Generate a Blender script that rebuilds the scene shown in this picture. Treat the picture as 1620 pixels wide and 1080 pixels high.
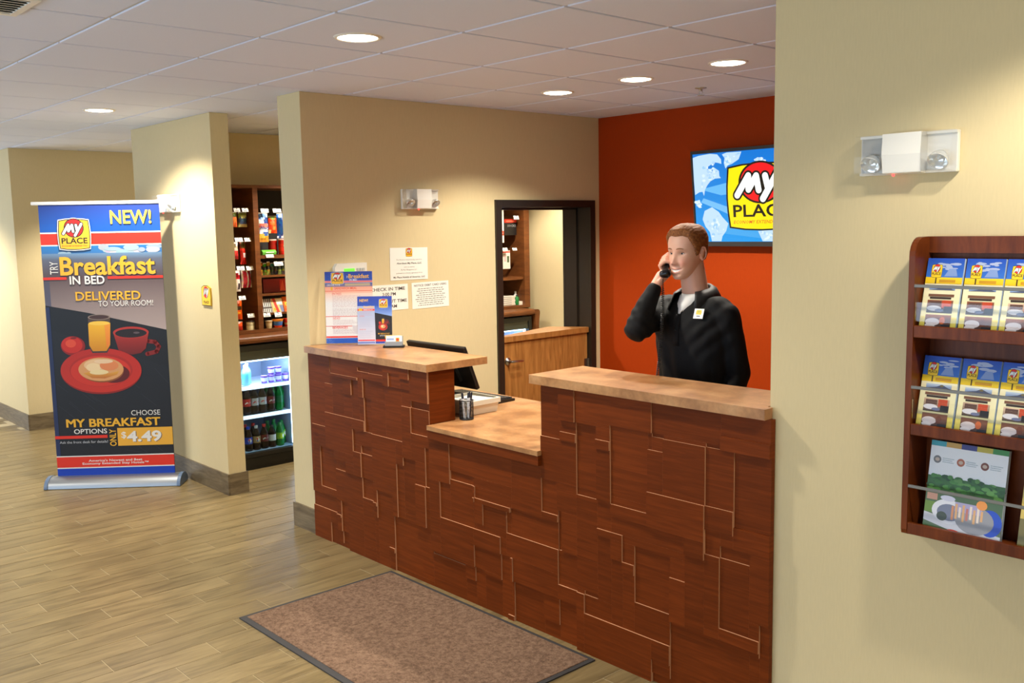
import bpy, bmesh, math, random
from mathutils import Vector, Matrix
PI = math.pi
RND = random.Random(11)
scene = bpy.context.scene
COL = scene.collection
for _o in list(bpy.data.objects):
    bpy.data.objects.remove(_o)

def lin(c):
    out = []
    for v in c[:3]:
        v = v / 255.0
        out.append(v / 12.92 if v <= 0.04045 else ((v + 0.055) / 1.055) ** 2.4)
    return (out[0], out[1], out[2], 1.0)

# ------------------------------------------------------------------ camera
def cam_matrix(yaw, pitch, roll, loc):
    f = Vector((math.sin(yaw) * math.cos(pitch), math.cos(yaw) * math.cos(pitch), math.sin(pitch)))
    r = Vector((math.cos(yaw), -math.sin(yaw), 0))
    u = r.cross(f)
    r2 = math.cos(roll) * r + math.sin(roll) * u
    u2 = -math.sin(roll) * r + math.cos(roll) * u
    m = Matrix.Identity(4)
    for i in range(3):
        m[i][0] = r2[i]; m[i][1] = u2[i]; m[i][2] = -f[i]; m[i][3] = loc[i]
    return m
cam_d = bpy.data.cameras.new('camera')
cam_d.sensor_width = 36.0
cam_d.lens = 33.6
cam_d.clip_start = 0.05
cam = bpy.data.objects.new('camera', cam_d)
COL.objects.link(cam)
cam.matrix_world = cam_matrix(-0.834645, -0.119931, -0.018209, (0, 0, 1.836))
scene.camera = cam

# ------------------------------------------------------------------ exposure, sky, lights
scene.view_settings.view_transform = 'Standard'
scene.view_settings.look = 'None'
scene.view_settings.gamma = 1.0
scene.view_settings.use_curve_mapping = False
scene.view_settings.exposure = 0.7
scene.cycles.sample_clamp_indirect = 6.0
scene.cycles.max_bounces = 8
world = bpy.data.worlds.new('sky')
scene.world = world
world.use_nodes = True
wn = world.node_tree.nodes
wl = world.node_tree.links
sky_bg = wn['Background']
sky_bg.inputs[0].default_value = (0.55, 0.75, 1.0, 1)
sky_bg.inputs[1].default_value = 1.2

def area_light(name, loc, rot, sx, sy, power, color):
    d = bpy.data.lights.new(name, 'AREA')
    d.shape = 'RECTANGLE'; d.size = sx; d.size_y = sy; d.energy = power; d.color = color
    o = bpy.data.objects.new(name, d); COL.objects.link(o)
    o.location = loc; o.rotation_euler = rot
    return o
# daylight entering through the lobby's glazed front behind the photographer
area_light('daylight_front', (-3.4, -3.9, 1.2), (math.radians(142), 0, 0), 7.5, 1.8, 104, (0.68, 0.84, 1.0))
# and through the glazed entrance at the far left end of the lobby
area_light('daylight_entrance', (-11.95, 0.2, 1.25), (math.radians(98), 0, math.radians(-90)), 3.4, 2.0, 40, (0.80, 0.90, 1.0))
LAMP_POWER = 118.0
LAMP_COLOR = (1.0, 0.93, 0.80)

# ------------------------------------------------------------------ helpers
MW = {}
def thing(name, label, cat, loc=(0, 0, 0), rz=0.0, group=None):
    o = bpy.data.objects.new(name, None); COL.objects.link(o)
    o.empty_display_size = 0.1
    o.location = loc; o.rotation_euler = (0, 0, rz)
    MW[o.name] = Matrix.Translation(loc) @ Matrix.Rotation(rz, 4, 'Z')
    return tag(o, label, cat, group)
def tag(o, label=None, cat=None, group=None, kind=None):
    if label: o['label'] = label
    if cat: o['category'] = cat
    if group: o['group'] = group
    if kind: o['kind'] = kind
    return o

class MB:
    """collects polygons and links them as one mesh object"""
    def __init__(s):
        s.v = []; s.f = []; s.m = []; s.c = []; s.s = []
    def add(s, verts, faces, m=0, col=None, smooth=False):
        b = len(s.v)
        s.v += [tuple(p) for p in verts]
        for f in faces:
            s.f.append([b + i for i in f]); s.m.append(m); s.s.append(smooth)
            s.c.append(col)
        return s
    def box(s, x0, x1, y0, y1, z0, z1, m=0, M=None, col=None):
        p = [Vector((x, y, z)) for z in (z0, z1) for y in (y0, y1) for x in (x0, x1)]
        if M: p = [M @ q for q in p]
        return s.add(p, [(0, 2, 3, 1), (4, 5, 7, 6), (0, 1, 5, 4), (2, 6, 7, 3), (0, 4, 6, 2), (1, 3, 7, 5)], m, col)
    def prism(s, poly, axis, a, b, m=0, M=None, m_side=None, col=None):
        """poly: 2D outline in the two other axes (x:(y,z) y:(x,z) z:(x,y)), extruded a..b"""
        def P(q, t):
            if axis == 'x': w = Vector((t, q[0], q[1]))
            elif axis == 'y': w = Vector((q[0], t, q[1]))
            else: w = Vector((q[0], q[1], t))
            return M @ w if M else w
        n = len(poly)
        vs = [P(q, a) for q in poly] + [P(q, b) for q in poly]
        s.add(vs, [tuple(range(n)), tuple(range(2 * n - 1, n - 1, -1))], m, col)
        s.add(vs, [(i, (i + 1) % n, n + (i + 1) % n, n + i) for i in range(n)], m if m_side is None else m_side, col)
        return s
    def lathe(s, prof, M=None, n=20, m=0, smooth=True, col=None, sx=1.0, sy=1.0, cap=True):
        vs = []; fs = []
        for r, z in prof:
            for k in range(n):
                a = 2 * PI * k / n
                q = Vector((r * math.cos(a) * sx, r * math.sin(a) * sy, z))
                vs.append(M @ q if M else q)
        for i in range(len(prof) - 1):
            for k in range(n):
                k2 = (k + 1) % n
                fs.append((i * n + k, i * n + k2, (i + 1) * n + k2, (i + 1) * n + k))
        s.add(vs, fs, m, col, smooth)
        if not cap: return s
        if prof[0][0] > 1e-6: s.add(vs[:n], [tuple(range(n - 1, -1, -1))], m, col)
        if prof[-1][0] > 1e-6: s.add(vs[-n:], [tuple(range(n))], m, col)
        return s
    def tube(s, pts, r, n=8, m=0, cap=True, col=None, smooth=True):
        pts = [Vector(p) for p in pts]
        rr = r if isinstance(r, (list, tuple)) else [r] * len(pts)
        vs = []; fs = []
        up = None
        for i, p in enumerate(pts):
            t = (pts[min(i + 1, len(pts) - 1)] - pts[max(i - 1, 0)]).normalized()
            if up is None:
                up = Vector((0, 0, 1)) if abs(t.z) < 0.9 else Vector((1, 0, 0))
            a = t.cross(up)
            if a.length < 1e-5: a = t.cross(Vector((0, 1, 0)))
            a.normalize(); b = a.cross(t).normalized(); up = b
            for k in range(n):
                w = 2 * PI * k / n
                vs.append(p + (a * math.cos(w) + b * math.sin(w)) * rr[i])
        for i in range(len(pts) - 1):
            for k in range(n):
                k2 = (k + 1) % n
                fs.append((i * n + k2, i * n + k, (i + 1) * n + k, (i + 1) * n + k2))
        s.add(vs, fs, m, col, smooth)
        if cap:
            s.add(vs[:n], [tuple(range(n))], m, col); s.add(vs[-n:], [tuple(range(n - 1, -1, -1))], m, col)
        return s
    def build(s, name, mats, parent=None, bevel=0.0, world=True, data=None, kind=None, segs=2):
        me = bpy.data.meshes.new(name)
        M = MW.get(parent.name) if (parent is not None and world) else None
        if M is not None:
            Mi = M.inverted(); vs = [Mi @ Vector(p) for p in s.v]
        else: vs = s.v
        me.from_pydata([tuple(p) for p in vs], [], s.f)
        if not isinstance(mats, (list, tuple)): mats = [mats]
        for mm in mats: me.materials.append(mm)
        me.polygons.foreach_set('material_index', s.m)
        me.polygons.foreach_set('use_smooth', s.s)
        if any(c is not None for c in s.c):
            at = me.color_attributes.new('Col', 'FLOAT_COLOR', 'CORNER')
            buf = []
            for f, c in zip(s.f, s.c):
                if c is None: c = (1, 1, 1, 1)
                if isinstance(c[0], (tuple, list)):
                    for k in range(len(f)): buf += list(c[k])
                else:
                    buf += list(c) * len(f)
            at.data.foreach_set('color', buf)
        me.update()
        o = bpy.data.objects.new(name, me); COL.objects.link(o)
        if parent is not None:
            o.parent = parent
            MW[o.name] = MW.get(parent.name, Matrix.Identity(4))
        if bevel > 0:
            bv = o.modifiers.new('bevel', 'BEVEL'); bv.width = bevel; bv.segments = segs
            bv.limit_method = 'ANGLE'; bv.angle_limit = math.radians(40)
        if kind: o['kind'] = kind
        return o

def fix_normals(o):
    bm = bmesh.new(); bm.from_mesh(o.data)
    bmesh.ops.recalc_face_normals(bm, faces=bm.faces)
    bm.to_mesh(o.data); bm.free()
    return o

# ------------------------------------------------------------------ materials
def new_mat(name):
    m = bpy.data.materials.new(name); m.use_nodes = True
    nt = m.node_tree
    return m, nt.nodes, nt.links, nt.nodes['Principled BSDF']
def plain(name, rgb, rough=0.5, metal=0.0, emit=None, estr=0.0, bump=0.0, bscale=200.0, var=0.0, spec=0.5, coat=0.0):
    m, n, l, b = new_mat(name)
    b.inputs['Base Color'].default_value = lin(rgb)
    b.inputs['Roughness'].default_value = rough
    b.inputs['Metallic'].default_value = metal
    b.inputs['Specular IOR Level'].default_value = spec
    b.inputs['Coat Weight'].default_value = coat
    if emit:
        b.inputs['Emission Color'].default_value = lin(emit); b.inputs['Emission Strength'].default_value = estr
    tc = n.new('ShaderNodeTexCoord')
    nz = n.new('ShaderNodeTexNoise'); nz.inputs['Scale'].default_value = bscale; nz.inputs['Detail'].default_value = 3
    l.new(tc.outputs['Object'], nz.inputs['Vector'])
    if bump > 0:
        bp = n.new('ShaderNodeBump'); bp.inputs['Strength'].default_value = bump; bp.inputs['Distance'].default_value = 0.002
        l.new(nz.outputs['Fac'], bp.inputs['Height']); l.new(bp.outputs['Normal'], b.inputs['Normal'])
    if var > 0:
        mx = n.new('ShaderNodeMix'); mx.data_type = 'RGBA'
        c = lin(rgb)
        mx.inputs['A'].default_value = tuple(v * (1 - var) for v in c[:3]) + (1,)
        mx.inputs['B'].default_value = tuple(min(1, v * (1 + var)) for v in c[:3]) + (1,)
        l.new(nz.outputs['Fac'], mx.inputs['Factor']); l.new(mx.outputs['Result'], b.inputs['Base Color'])
    return m
def grain(name, c1, c2, scale, rough=0.4, rand=0.0, spec=0.35, detail=6.0, bump=0.05, dist=1.0, coat=0.0, c3=None, hue_rand=False):
    """streaky wood: noise stretched by the (x, y, z) scale"""
    m, n, l, b = new_mat(name)
    b.inputs['Roughness'].default_value = rough
    b.inputs['Specular IOR Level'].default_value = spec
    b.inputs['Coat Weight'].default_value = coat
    tc = n.new('ShaderNodeTexCoord'); mp = n.new('ShaderNodeMapping')
    mp.inputs['Scale'].default_value = scale
    l.new(tc.outputs['Object'], mp.inputs['Vector'])
    oi = n.new('ShaderNodeObjectInfo')
    va = n.new('ShaderNodeVectorMath'); va.operation = 'ADD'
    ml = n.new('ShaderNodeMath'); ml.operation = 'MULTIPLY'; ml.inputs[1].default_value = 37.0
    l.new(oi.outputs['Random'], ml.inputs[0])
    l.new(mp.outputs['Vector'], va.inputs[0]); l.new(ml.outputs[0], va.inputs[1])
    nz = n.new('ShaderNodeTexNoise'); nz.inputs['Scale'].default_value = 1.0
    nz.inputs['Detail'].default_value = detail; nz.inputs['Roughness'].default_value = 0.6
    nz.inputs['Distortion'].default_value = dist
    l.new(va.outputs[0], nz.inputs['Vector'])
    cr = n.new('ShaderNodeValToRGB')
    cr.color_ramp.elements[0].position = 0.32; cr.color_ramp.elements[0].color = lin(c1)
    cr.color_ramp.elements[1].position = 0.68; cr.color_ramp.elements[1].color = lin(c2)
    if c3:
        e = cr.color_ramp.elements.new(0.5); e.color = lin(c3)
    l.new(nz.outputs['Fac'], cr.inputs['Fac'])
    last = cr.outputs['Color']
    if rand > 0:
        hs = n.new('ShaderNodeHueSaturation')
        mr = n.new('ShaderNodeMapRange'); mr.inputs['To Min'].default_value = 1 - rand; mr.inputs['To Max'].default_value = 1 + rand
        l.new(oi.outputs['Random'], mr.inputs['Value']); l.new(mr.outputs['Result'], hs.inputs['Value'])
        l.new(last, hs.inputs['Color']); last = hs.outputs['Color']
    l.new(last, b.inputs['Base Color'])
    bp = n.new('ShaderNodeBump'); bp.inputs['Strength'].default_value = bump; bp.inputs['Distance'].default_value = 0.002
    l.new(nz.outputs['Fac'], bp.inputs['Height']); l.new(bp.outputs['Normal'], b.inputs['Normal'])
    return m
def glass(name, rgb=(255, 255, 255), rough=0.02, alpha=0.16):
    """thin clear sheet: mostly transparent with a real fresnel gloss"""
    m, n, l, b = new_mat(name)
    out = n['Material Output']
    tr = n.new('ShaderNodeBsdfTransparent'); tr.inputs[0].default_value = lin(rgb)
    gl = n.new('ShaderNodeBsdfGlossy'); gl.inputs['Roughness'].default_value = rough
    fr = n.new('ShaderNodeFresnel'); fr.inputs['IOR'].default_value = 1.45
    ad = n.new('ShaderNodeMath'); ad.operation = 'MULTIPLY'; ad.inputs[1].default_value = alpha * 5
    l.new(fr.outputs[0], ad.inputs[0])
    mx = n.new('ShaderNodeMixShader'); l.new(ad.outputs[0], mx.inputs[0])
    l.new(tr.outputs[0], mx.inputs[1]); l.new(gl.outputs[0], mx.inputs[2]); l.new(mx.outputs[0], out.inputs['Surface'])
    return m
def attr_mat(name, rough=0.45, emit=0.0, spec=0.4, tint=1.0):
    m, n, l, b = new_mat(name)
    a = n.new('ShaderNodeAttribute'); a.attribute_name = 'Col'
    b.inputs['Roughness'].default_value = rough; b.inputs['Specular IOR Level'].default_value = spec
    if emit > 0:
        b.inputs['Base Color'].default_value = (0.01, 0.01, 0.01, 1)
        l.new(a.outputs['Color'], b.inputs['Emission Color']); b.inputs['Emission Strength'].default_value = emit
    else:
        vm = n.new('ShaderNodeVectorMath'); vm.operation = 'SCALE'; vm.inputs['Scale'].default_value = tint
        l.new(a.outputs['Color'], vm.inputs[0]); l.new(vm.outputs[0], b.inputs['Base Color'])
    return m
def wallpaper(name, rgb, var=0.05):
    m, n, l, b = new_mat(name)
    b.inputs['Roughness'].default_value = 0.7
    b.inputs['Specular IOR Level'].default_value = 0.12
    tc = n.new('ShaderNodeTexCoord')
    mp = n.new('ShaderNodeMapping'); mp.inputs['Scale'].default_value = (170, 170, 22)
    l.new(tc.outputs['Object'], mp.inputs['Vector'])
    nz = n.new('ShaderNodeTexNoise'); nz.inputs['Scale'].default_value = 1.0; nz.inputs['Detail'].default_value = 4
    l.new(mp.outputs['Vector'], nz.inputs['Vector'])
    c = lin(rgb)
    mx = n.new('ShaderNodeMix'); mx.data_type = 'RGBA'
    mx.inputs['A'].default_value = tuple(v * (1 - var) for v in c[:3]) + (1,)
    mx.inputs['B'].default_value = tuple(v * (1 + var) for v in c[:3]) + (1,)
    l.new(nz.outputs['Fac'], mx.inputs['Factor']); l.new(mx.outputs['Result'], b.inputs['Base Color'])
    bp = n.new('ShaderNodeBump'); bp.inputs['Strength'].default_value = 0.12; bp.inputs['Distance'].default_value = 0.001
    l.new(nz.outputs['Fac'], bp.inputs['Height']); l.new(bp.outputs['Normal'], b.inputs['Normal'])
    return m

M_WALL = wallpaper('beige vinyl wallpaper', (213, 195, 152))
M_RED = wallpaper('rust red wallpaper', (160, 54, 4), 0.10)
M_CEIL = plain('white mineral fibre tile', (224, 230, 250), 0.9, bump=0.25, bscale=160, var=0.03)
M_GRID = plain('white enamelled ceiling tee', (204, 205, 208), 0.45)
M_PLANK = grain('wood look porcelain plank', (104, 88, 58), (140, 121, 84), (26, 3.2, 10), 0.33, rand=0.09, bump=0.04, dist=0.8, c3=(126, 108, 73))
M_GROUT = plain('pale sanded grout', (176, 160, 126), 0.8, bump=0.2)
M_BASE = grain('grey brown wood look base tile', (92, 78, 58), (132, 116, 90), (5, 5, 34), 0.4, rand=0.06)
M_DESK = grain('reddish brown maple veneer', (96, 41, 10), (118, 52, 15), (4, 4, 70), 0.42, rand=0.10, spec=0.10, dist=0.6, c3=(106, 46, 12))
M_DESKEDGE = plain('pale block edge', (196, 142, 104), 0.5, var=0.06, bscale=30)  # edge faces of the blocks, paler than their fronts
M_CARC = plain('dark stained carcass board', (70, 32, 14), 0.5)
M_BLACK = plain('black satin plastic', (16, 16, 17), 0.38)
M_WHITE = plain('white enamelled plastic', (236, 232, 222), 0.4)
M_CHROME = plain('brushed nickel', (190, 188, 184), 0.28, 1.0)
M_STEEL = plain('satin aluminium', (150, 154, 158), 0.42, 0.9)
M_PRINT = attr_mat('printed card', 0.42)
M_VINYL = attr_mat('printed banner vinyl', 0.45, tint=0.74)
M_ACR = glass('clear acrylic')
M_CHERRY = grain('cherry veneer', (84, 36, 12), (120, 58, 22), (30, 8, 5), 0.38, spec=0.2, dist=0.5)
M_CABWOOD = grain('brown cherry cabinet board', (92, 50, 22), (122, 72, 34), (6, 6, 26), 0.4, dist=0.5)
M_OAK = grain('golden oak veneer', (140, 90, 42), (182, 126, 66), (40, 40, 4), 0.36, dist=0.7)
M_FRAME = plain('dark bronze painted steel', (38, 30, 22), 0.4)
M_PAPER = plain('white paper', (240, 238, 228), 0.6)

def laminate(name):
    m, n, l, b = new_mat(name)
    b.inputs['Roughness'].default_value = 0.28
    tc = n.new('ShaderNodeTexCoord')
    n1 = n.new('ShaderNodeTexNoise'); n1.inputs['Scale'].default_value = 9; n1.inputs['Detail'].default_value = 6
    n2 = n.new('ShaderNodeTexNoise'); n2.inputs['Scale'].default_value = 60; n2.inputs['Detail'].default_value = 4
    l.new(tc.outputs['Object'], n1.inputs['Vector']); l.new(tc.outputs['Object'], n2.inputs['Vector'])
    cr = n.new('ShaderNodeValToRGB')
    cr.color_ramp.elements[0].position = 0.34; cr.color_ramp.elements[0].color = lin((156, 108, 68))
    cr.color_ramp.elements[1].position = 0.70; cr.color_ramp.elements[1].color = lin((198, 150, 102))
    e = cr.color_ramp.elements.new(0.5); e.color = lin((182, 131, 84))
    l.new(n1.outputs['Fac'], cr.inputs['Fac'])
    mx = n.new('ShaderNodeMix'); mx.data_type = 'RGBA'; mx.blend_type = 'MULTIPLY'
    mx.inputs['Factor'].default_value = 0.5
    c2 = n.new('ShaderNodeValToRGB'); c2.color_ramp.elements[0].position = 0.35; c2.color_ramp.elements[0].color = (0.72, 0.72, 0.72, 1)
    c2.color_ramp.elements[1].position = 0.6
    l.new(n2.outputs['Fac'], c2.inputs['Fac'])
    l.new(cr.outputs['Color'], mx.inputs['A']); l.new(c2.outputs['Color'], mx.inputs['B'])
    l.new(mx.outputs['Result'], b.inputs['Base Color'])
    return m
M_LAM = laminate('salmon brown stone laminate')
# ------------------------------------------------------------------ room shell
CEIL = 2.63
def slab(name, x0, x1, y0, y1, z0, z1, mat):
    return tag(MB().box(x0, x1, y0, y1, z0, z1).build(name, mat), kind='structure')
floor = slab('floor', -12.4, 2.6, -4.4, 8.2, -0.12, -0.0015, M_GROUT)
ceiling = slab('ceiling', -12.4, 2.6, -4.4, 8.2, CEIL + 0.018, CEIL + 0.10, M_GRID)
# planks: 6 x 24 inch, running into the office, each row stepped by a third
PW, PL = 0.148, 0.61
def in_view(p, mx=0.14):
    q = cam.matrix_world.inverted() @ Vector(p)
    if q.z > -0.2: return None
    fx = 33.6 / 36 * 2
    u = q.x / -q.z * fx; v = q.y / -q.z * fx * 1.5
    if abs(u) > 1 + mx or abs(v) > 1 + mx: return None
    return -q.z
cands = []
for k in range(-18, 54):
    xa = -4.44 - PW * k
    xm = xa + PW / 2
    if xm < -12.2 or xm > 2.4: continue
    off = 1.724 + 0.203 * k
    j0 = math.floor((-4.2 - off) / PL)
    for j in range(j0, j0 + 22):
        ym = off + PL * (j + 0.5)
        if ym - PL / 2 > 8 or ym + PL / 2 < -4: continue
        if ym > 2.98 and not (ym - PL / 2 < 2.95 and xm > -5.4) and not (-7.3 < xm < -5.28) and not (-9.6 < xm < -7.62) and not (ym > 3.15 and -5 < xm < 0): continue
        if ym > 5.2 and xm > -5: continue
        if ym > 2.45 and xm < -9.8: continue
        if ym > 5.6: continue
        ds = [in_view((xm + a, ym + b, 0)) for a in (-.07, 0, .07) for b in (-.3, 0, .3)]
        ds = [d for d in ds if d]
        hid = ym > 3.0 and xm > -5.0
        cands.append((min(ds) if (ds and not (hid and ym > 3.3)) else 1e3 + ym * ym + xm * xm, xm, ym))
cands.sort()
pm = MB().box(-PW / 2 + .0022, PW / 2 - .0022, -PL / 2 + .0022, PL / 2 - .0022, -0.010, 0.0)
proto = pm.build('plank', M_PLANK, floor, bevel=0.0)
far = MB()
for i, (d, xm, ym) in enumerate(cands):
    if i < 298 and d < 900:
        o = proto if i == 0 else proto.copy()
        if i: COL.objects.link(o)
        o.parent = floor; o.location = (xm, ym, 0)
    else:
        far.box(xm - PW / 2 + .0022, xm + PW / 2 - .0022, ym - PL / 2 + .0022, ym + PL / 2 - .0022, -0.010, 0.0)
far.build('outer_planks', M_PLANK, floor, kind='stuff')

# ceiling grid and lay-in tiles
GX, GY = 0.591, 0.608
gx0, gy0 = -3.72, 1.979
tile = MB().box(-GX / 2 + .0085, GX / 2 - .0085, -GY / 2 + .0085, GY / 2 - .0085, 0.0, 0.014)
tile0 = tile.build('ceiling_tile', M_CEIL, ceiling, bevel=0.002, segs=1)
first = True
for i in range(-11, 9):
    for j in range(-4, 7):
        cx = gx0 + GX * (i + .5); cy = gy0 + GY * (j + .5)
        if cx < -11.8 or cy > 5.9: continue
        o = tile0 if first else tile0.copy()
        if not first: COL.objects.link(o)
        o.parent = ceiling; o.location = (cx, cy, CEIL); first = False
tee = MB()
for i in range(-15, 11):
    tee.box(gx0 + GX * i - .012, gx0 + GX * i + .012, -4.2, 8, CEIL + .0075, CEIL + .011)
for j in range(-10, 11):
    tee.box(-12.2, 2.4, gy0 + GY * j - .012, gy0 + GY * j + .012, CEIL + .006, CEIL + .009)
tee.build('ceiling_grid', M_GRID, ceiling)
outer = MB()
for i in range(-15, 11):
    for j in range(-10, 11):
        cx = gx0 + GX * (i + .5); cy = gy0 + GY * (j + .5)
        if (-11 <= i <= 8 and -4 <= j <= 6) and not (cx < -11.8 or cy > 5.9): continue
        outer.box(cx - GX / 2 + .0085, cx + GX / 2 - .0085, cy - GY / 2 + .0085, cy + GY / 2 - .0085, CEIL, CEIL + .014)
outer.build('outer_ceiling_tiles', M_CEIL, ceiling, kind='stuff')

# walls
NX = -4.98            # face of the notice wall
slab('wall_right', -1.85, 2.2, 2.90, 3.10, 0, CEIL - .001, M_WALL)
w = MB()
w.box(-5.24, NX, 2.895, 4.385, 0, CEIL - .001)
w.box(-5.24, NX, 5.355, 5.43, 0, CEIL - .001)
w.box(-5.24, NX, 4.385, 5.355, 2.018, CEIL - .001)
tag(w.build('wall_left', M_WALL), kind='structure')
slab('wall_back', NX, 0.4, 5.43, 5.55, 0, CEIL - .001, M_RED)
slab('wall_office_right', 0.2, 0.4, 3.10, 5.43, 0, CEIL - .001, M_WALL)
slab('wall_partition', -7.36, -6.18, 2.905, 3.035, 0, CEIL - .001, M_WALL)
slab('wall_alcove_back', -7.56, -7.36, 2.905, 7.3, 0, CEIL - .001, M_WALL)
slab('wall_alcove_end', -7.36, -5.24, 6.6, 7.3, 0, CEIL - .001, M_WALL)
slab('wall_alcove_right', -5.24, -4.98, 5.55, 7.3, 0, CEIL - .001, M_WALL)
slab('wall_hall', -12.3, -9.66, 2.58, 7.5, 0, CEIL - .001, M_WALL)
slab('wall_hall_end', -9.66, -7.56, 7.3, 7.5, 0, CEIL - .001, M_WALL)
w = MB()
w.box(-12.3, -12.1, -4.2, -1.6, 0, CEIL - .001); w.box(-12.3, -12.1, 2.1, 2.58, 0, CEIL - .001); w.box(-12.3, -12.1, -1.6, 2.1, 2.35, CEIL - .001)
tag(w.build('wall_lobby_left', M_WALL), kind='structure')
w = MB()
for y in (-1.6, -.4, .85, 2.04): w.box(-12.24, -12.18, y, y + .06, 0, 2.35)
tag(w.build('window_2', M_FRAME), kind='structure')
slab('wall_lobby_right', 2.2, 2.4, -4.2, 3.1, 0, CEIL - .001, M_WALL)
w = MB()
w.box(-12.3, -7.2, -4.2, -4.0, 0, CEIL - .001); w.box(0.4, 2.2, -4.2, -4.0, 0, CEIL - .001)
w.box(-7.2, 0.4, -4.2, -4.0, 0, 0.25); w.box(-7.2, 0.4, -4.2, -4.0, 2.5, CEIL - .001)
tag(w.build('wall_front', M_WALL), kind='structure')
win = MB()
for i in range(7):
    x = -7.2 + 7.6 * i / 6
    win.box(x - .03, x + .03, -4.14, -4.06, .25, 2.5)
tag(win.build('window_1', M_FRAME), kind='structure')

# cove-cut base tiles, joint every 0.61 m
def baseboard(name, a, b, n_out, h=0.15, t=0.012):
    """run from a to b along a wall face; n_out points into the room"""
    m = MB()
    a = Vector((*a, 0)); b = Vector((*b, 0)); d = (b - a); L = d.length; d.normalize(); nn = Vector((*n_out, 0))
    x = 0.0
    while x < L - 1e-4:
        e = min(x + PL, L)
        p = [a + d * (x + .0008), a + d * (e - .0008)]
        q = [p[0] + nn * t, p[1] + nn * t]
        vs = [p[0], p[1], q[1], q[0]]
        vs = vs + [v + Vector((0, 0, h)) for v in vs]
        m.add(vs, [(0, 1, 2, 3), (4, 7, 6, 5), (0, 4, 5, 1), (3, 2, 6, 7), (0, 3, 7, 4), (1, 5, 6, 2)])
        x = e
    return fix_normals(tag(m.build(name, M_BASE), kind='structure'))
baseboard('baseboard_partition', (-6.168, 2.905), (-7.56, 2.905), (0, -1))
baseboard('baseboard_partition_end', (-6.18, 2.905), (-6.18, 3.047), (1, 0))
baseboard('baseboard_hall', (-12.1, 2.58), (-9.648, 2.58), (0, -1))
baseboard('baseboard_hall_side', (-9.66, 2.58), (-9.66, 7.3), (1, 0))
baseboard('baseboard_left_end', (-5.252, 2.895), (-4.992, 2.895), (0, -1))
baseboard('baseboard_left_side', (-5.24, 2.895), (-5.24, 4.38), (-1, 0))
baseboard('baseboard_right', (-1.82, 2.90), (2.2, 2.90), (0, -1))
baseboard('baseboard_alcove', (-6.66, 6.6), (-5.24, 6.6), (0, -1))

# ------------------------------------------------------------------ ceiling fittings
M_LENS = plain('glowing lamp lens', (255, 250, 240), 0.5, emit=(255, 240, 215), estr=9.0)
def downlight(x, y, label, group=None, power=LAMP_POWER, size=130, blend=0.40):
    t = thing('downlight', label, 'ceiling light', (x, y, CEIL), 0, group)
    ring = MB().lathe([(.082, -.001), (.086, -.006), (.095, -.005), (.100, 0.0)], n=40)
    o = ring.build('trim_ring', M_WHITE, t, world=False)
    lens = MB().lathe([(.083, -.0025), (.06, -.008), (.03, -.010), (0.0001, -.0105)], n=40)
    lens.build('lens', M_LENS, t, world=False)
    d = bpy.data.lights.new('lamp_light', 'SPOT'); d.energy = power; d.color = LAMP_COLOR
    d.spot_size = math.radians(size); d.spot_blend = blend; d.shadow_soft_size = 0.055
    l = bpy.data.objects.new('lamp_light', d); COL.objects.link(l); l.parent = t
    l.location = (0, 0, -0.02)
    return t
downlight(-3.463, 2.300, 'round white recessed ceiling light in front of the desk, largest in view')
downlight(-6.455, 2.285, 'round recessed ceiling light by the banner, alone at the left', power=LAMP_POWER * 1.2, size=140, blend=.55)
downlight(-4.156, 4.172, 'round recessed ceiling light nearest the beige notice wall, left of the row of three', power=LAMP_POWER * .66)
downlight(-3.531, 4.157, 'middle recessed ceiling light of the row of three behind the desk', power=LAMP_POWER * .66)
downlight(-2.900, 4.122, 'right recessed ceiling light of the row of three, above the television side', power=LAMP_POWER * .66)
for x, y, lb in [(-0.65, 2.30, 'recessed ceiling light before the brochure rack wall, out of the frame'),
                 (-6.25, 4.15, 'added ceiling light, unseen, above the front of the vending alcove'),  # this and the lamps below are added, unseen, to light the room
                 (-6.1, 5.9, 'added ceiling light, unseen, above the rear of the vending alcove'),
                 (-8.75, 3.7, 'added ceiling light, unseen, in the corridor behind the partition'),
                 (-10.6, 1.4, 'added ceiling light, unseen, before the far corridor wall'),
                 (-6.455, -0.7, 'added ceiling light, unseen, in the lobby behind the photographer, left'),
                 (-3.463, -0.7, 'added ceiling light, unseen, in the lobby behind the photographer, middle'),
                 (-0.55, -0.7, 'added ceiling light, unseen, in the lobby behind the photographer, right')]:
    downlight(x, y, lb, power=LAMP_POWER * (1.3 if 'alcove' in lb else 1.7 if 'corridor' in lb else .5 if 'rack' in lb else 1.0), size=138 if 'rack' in lb else 130)

spr = thing('fire_sprinkler', 'small chrome fire sprinkler head under the ceiling near the red wall', 'sprinkler', (-3.53, 4.745, CEIL))
MB().lathe([(.034, 0), (.034, -.003), (.012, -.006), (.010, -.02)], n=20).build('escutcheon', M_CHROME, spr, world=False)
sp = MB()
for s in (-1, 1): sp.tube([(s * .009, 0, -.018), (s * .014, 0, -.03), (s * .004, 0, -.043)], .0025)
sp.build('frame_arm', M_CHROME, spr, world=False)
MB().lathe([(.020, -.043), (.020, -.0455), (.0001, -.047)], n=16).build('deflector', M_CHROME, spr, world=False)

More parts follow.
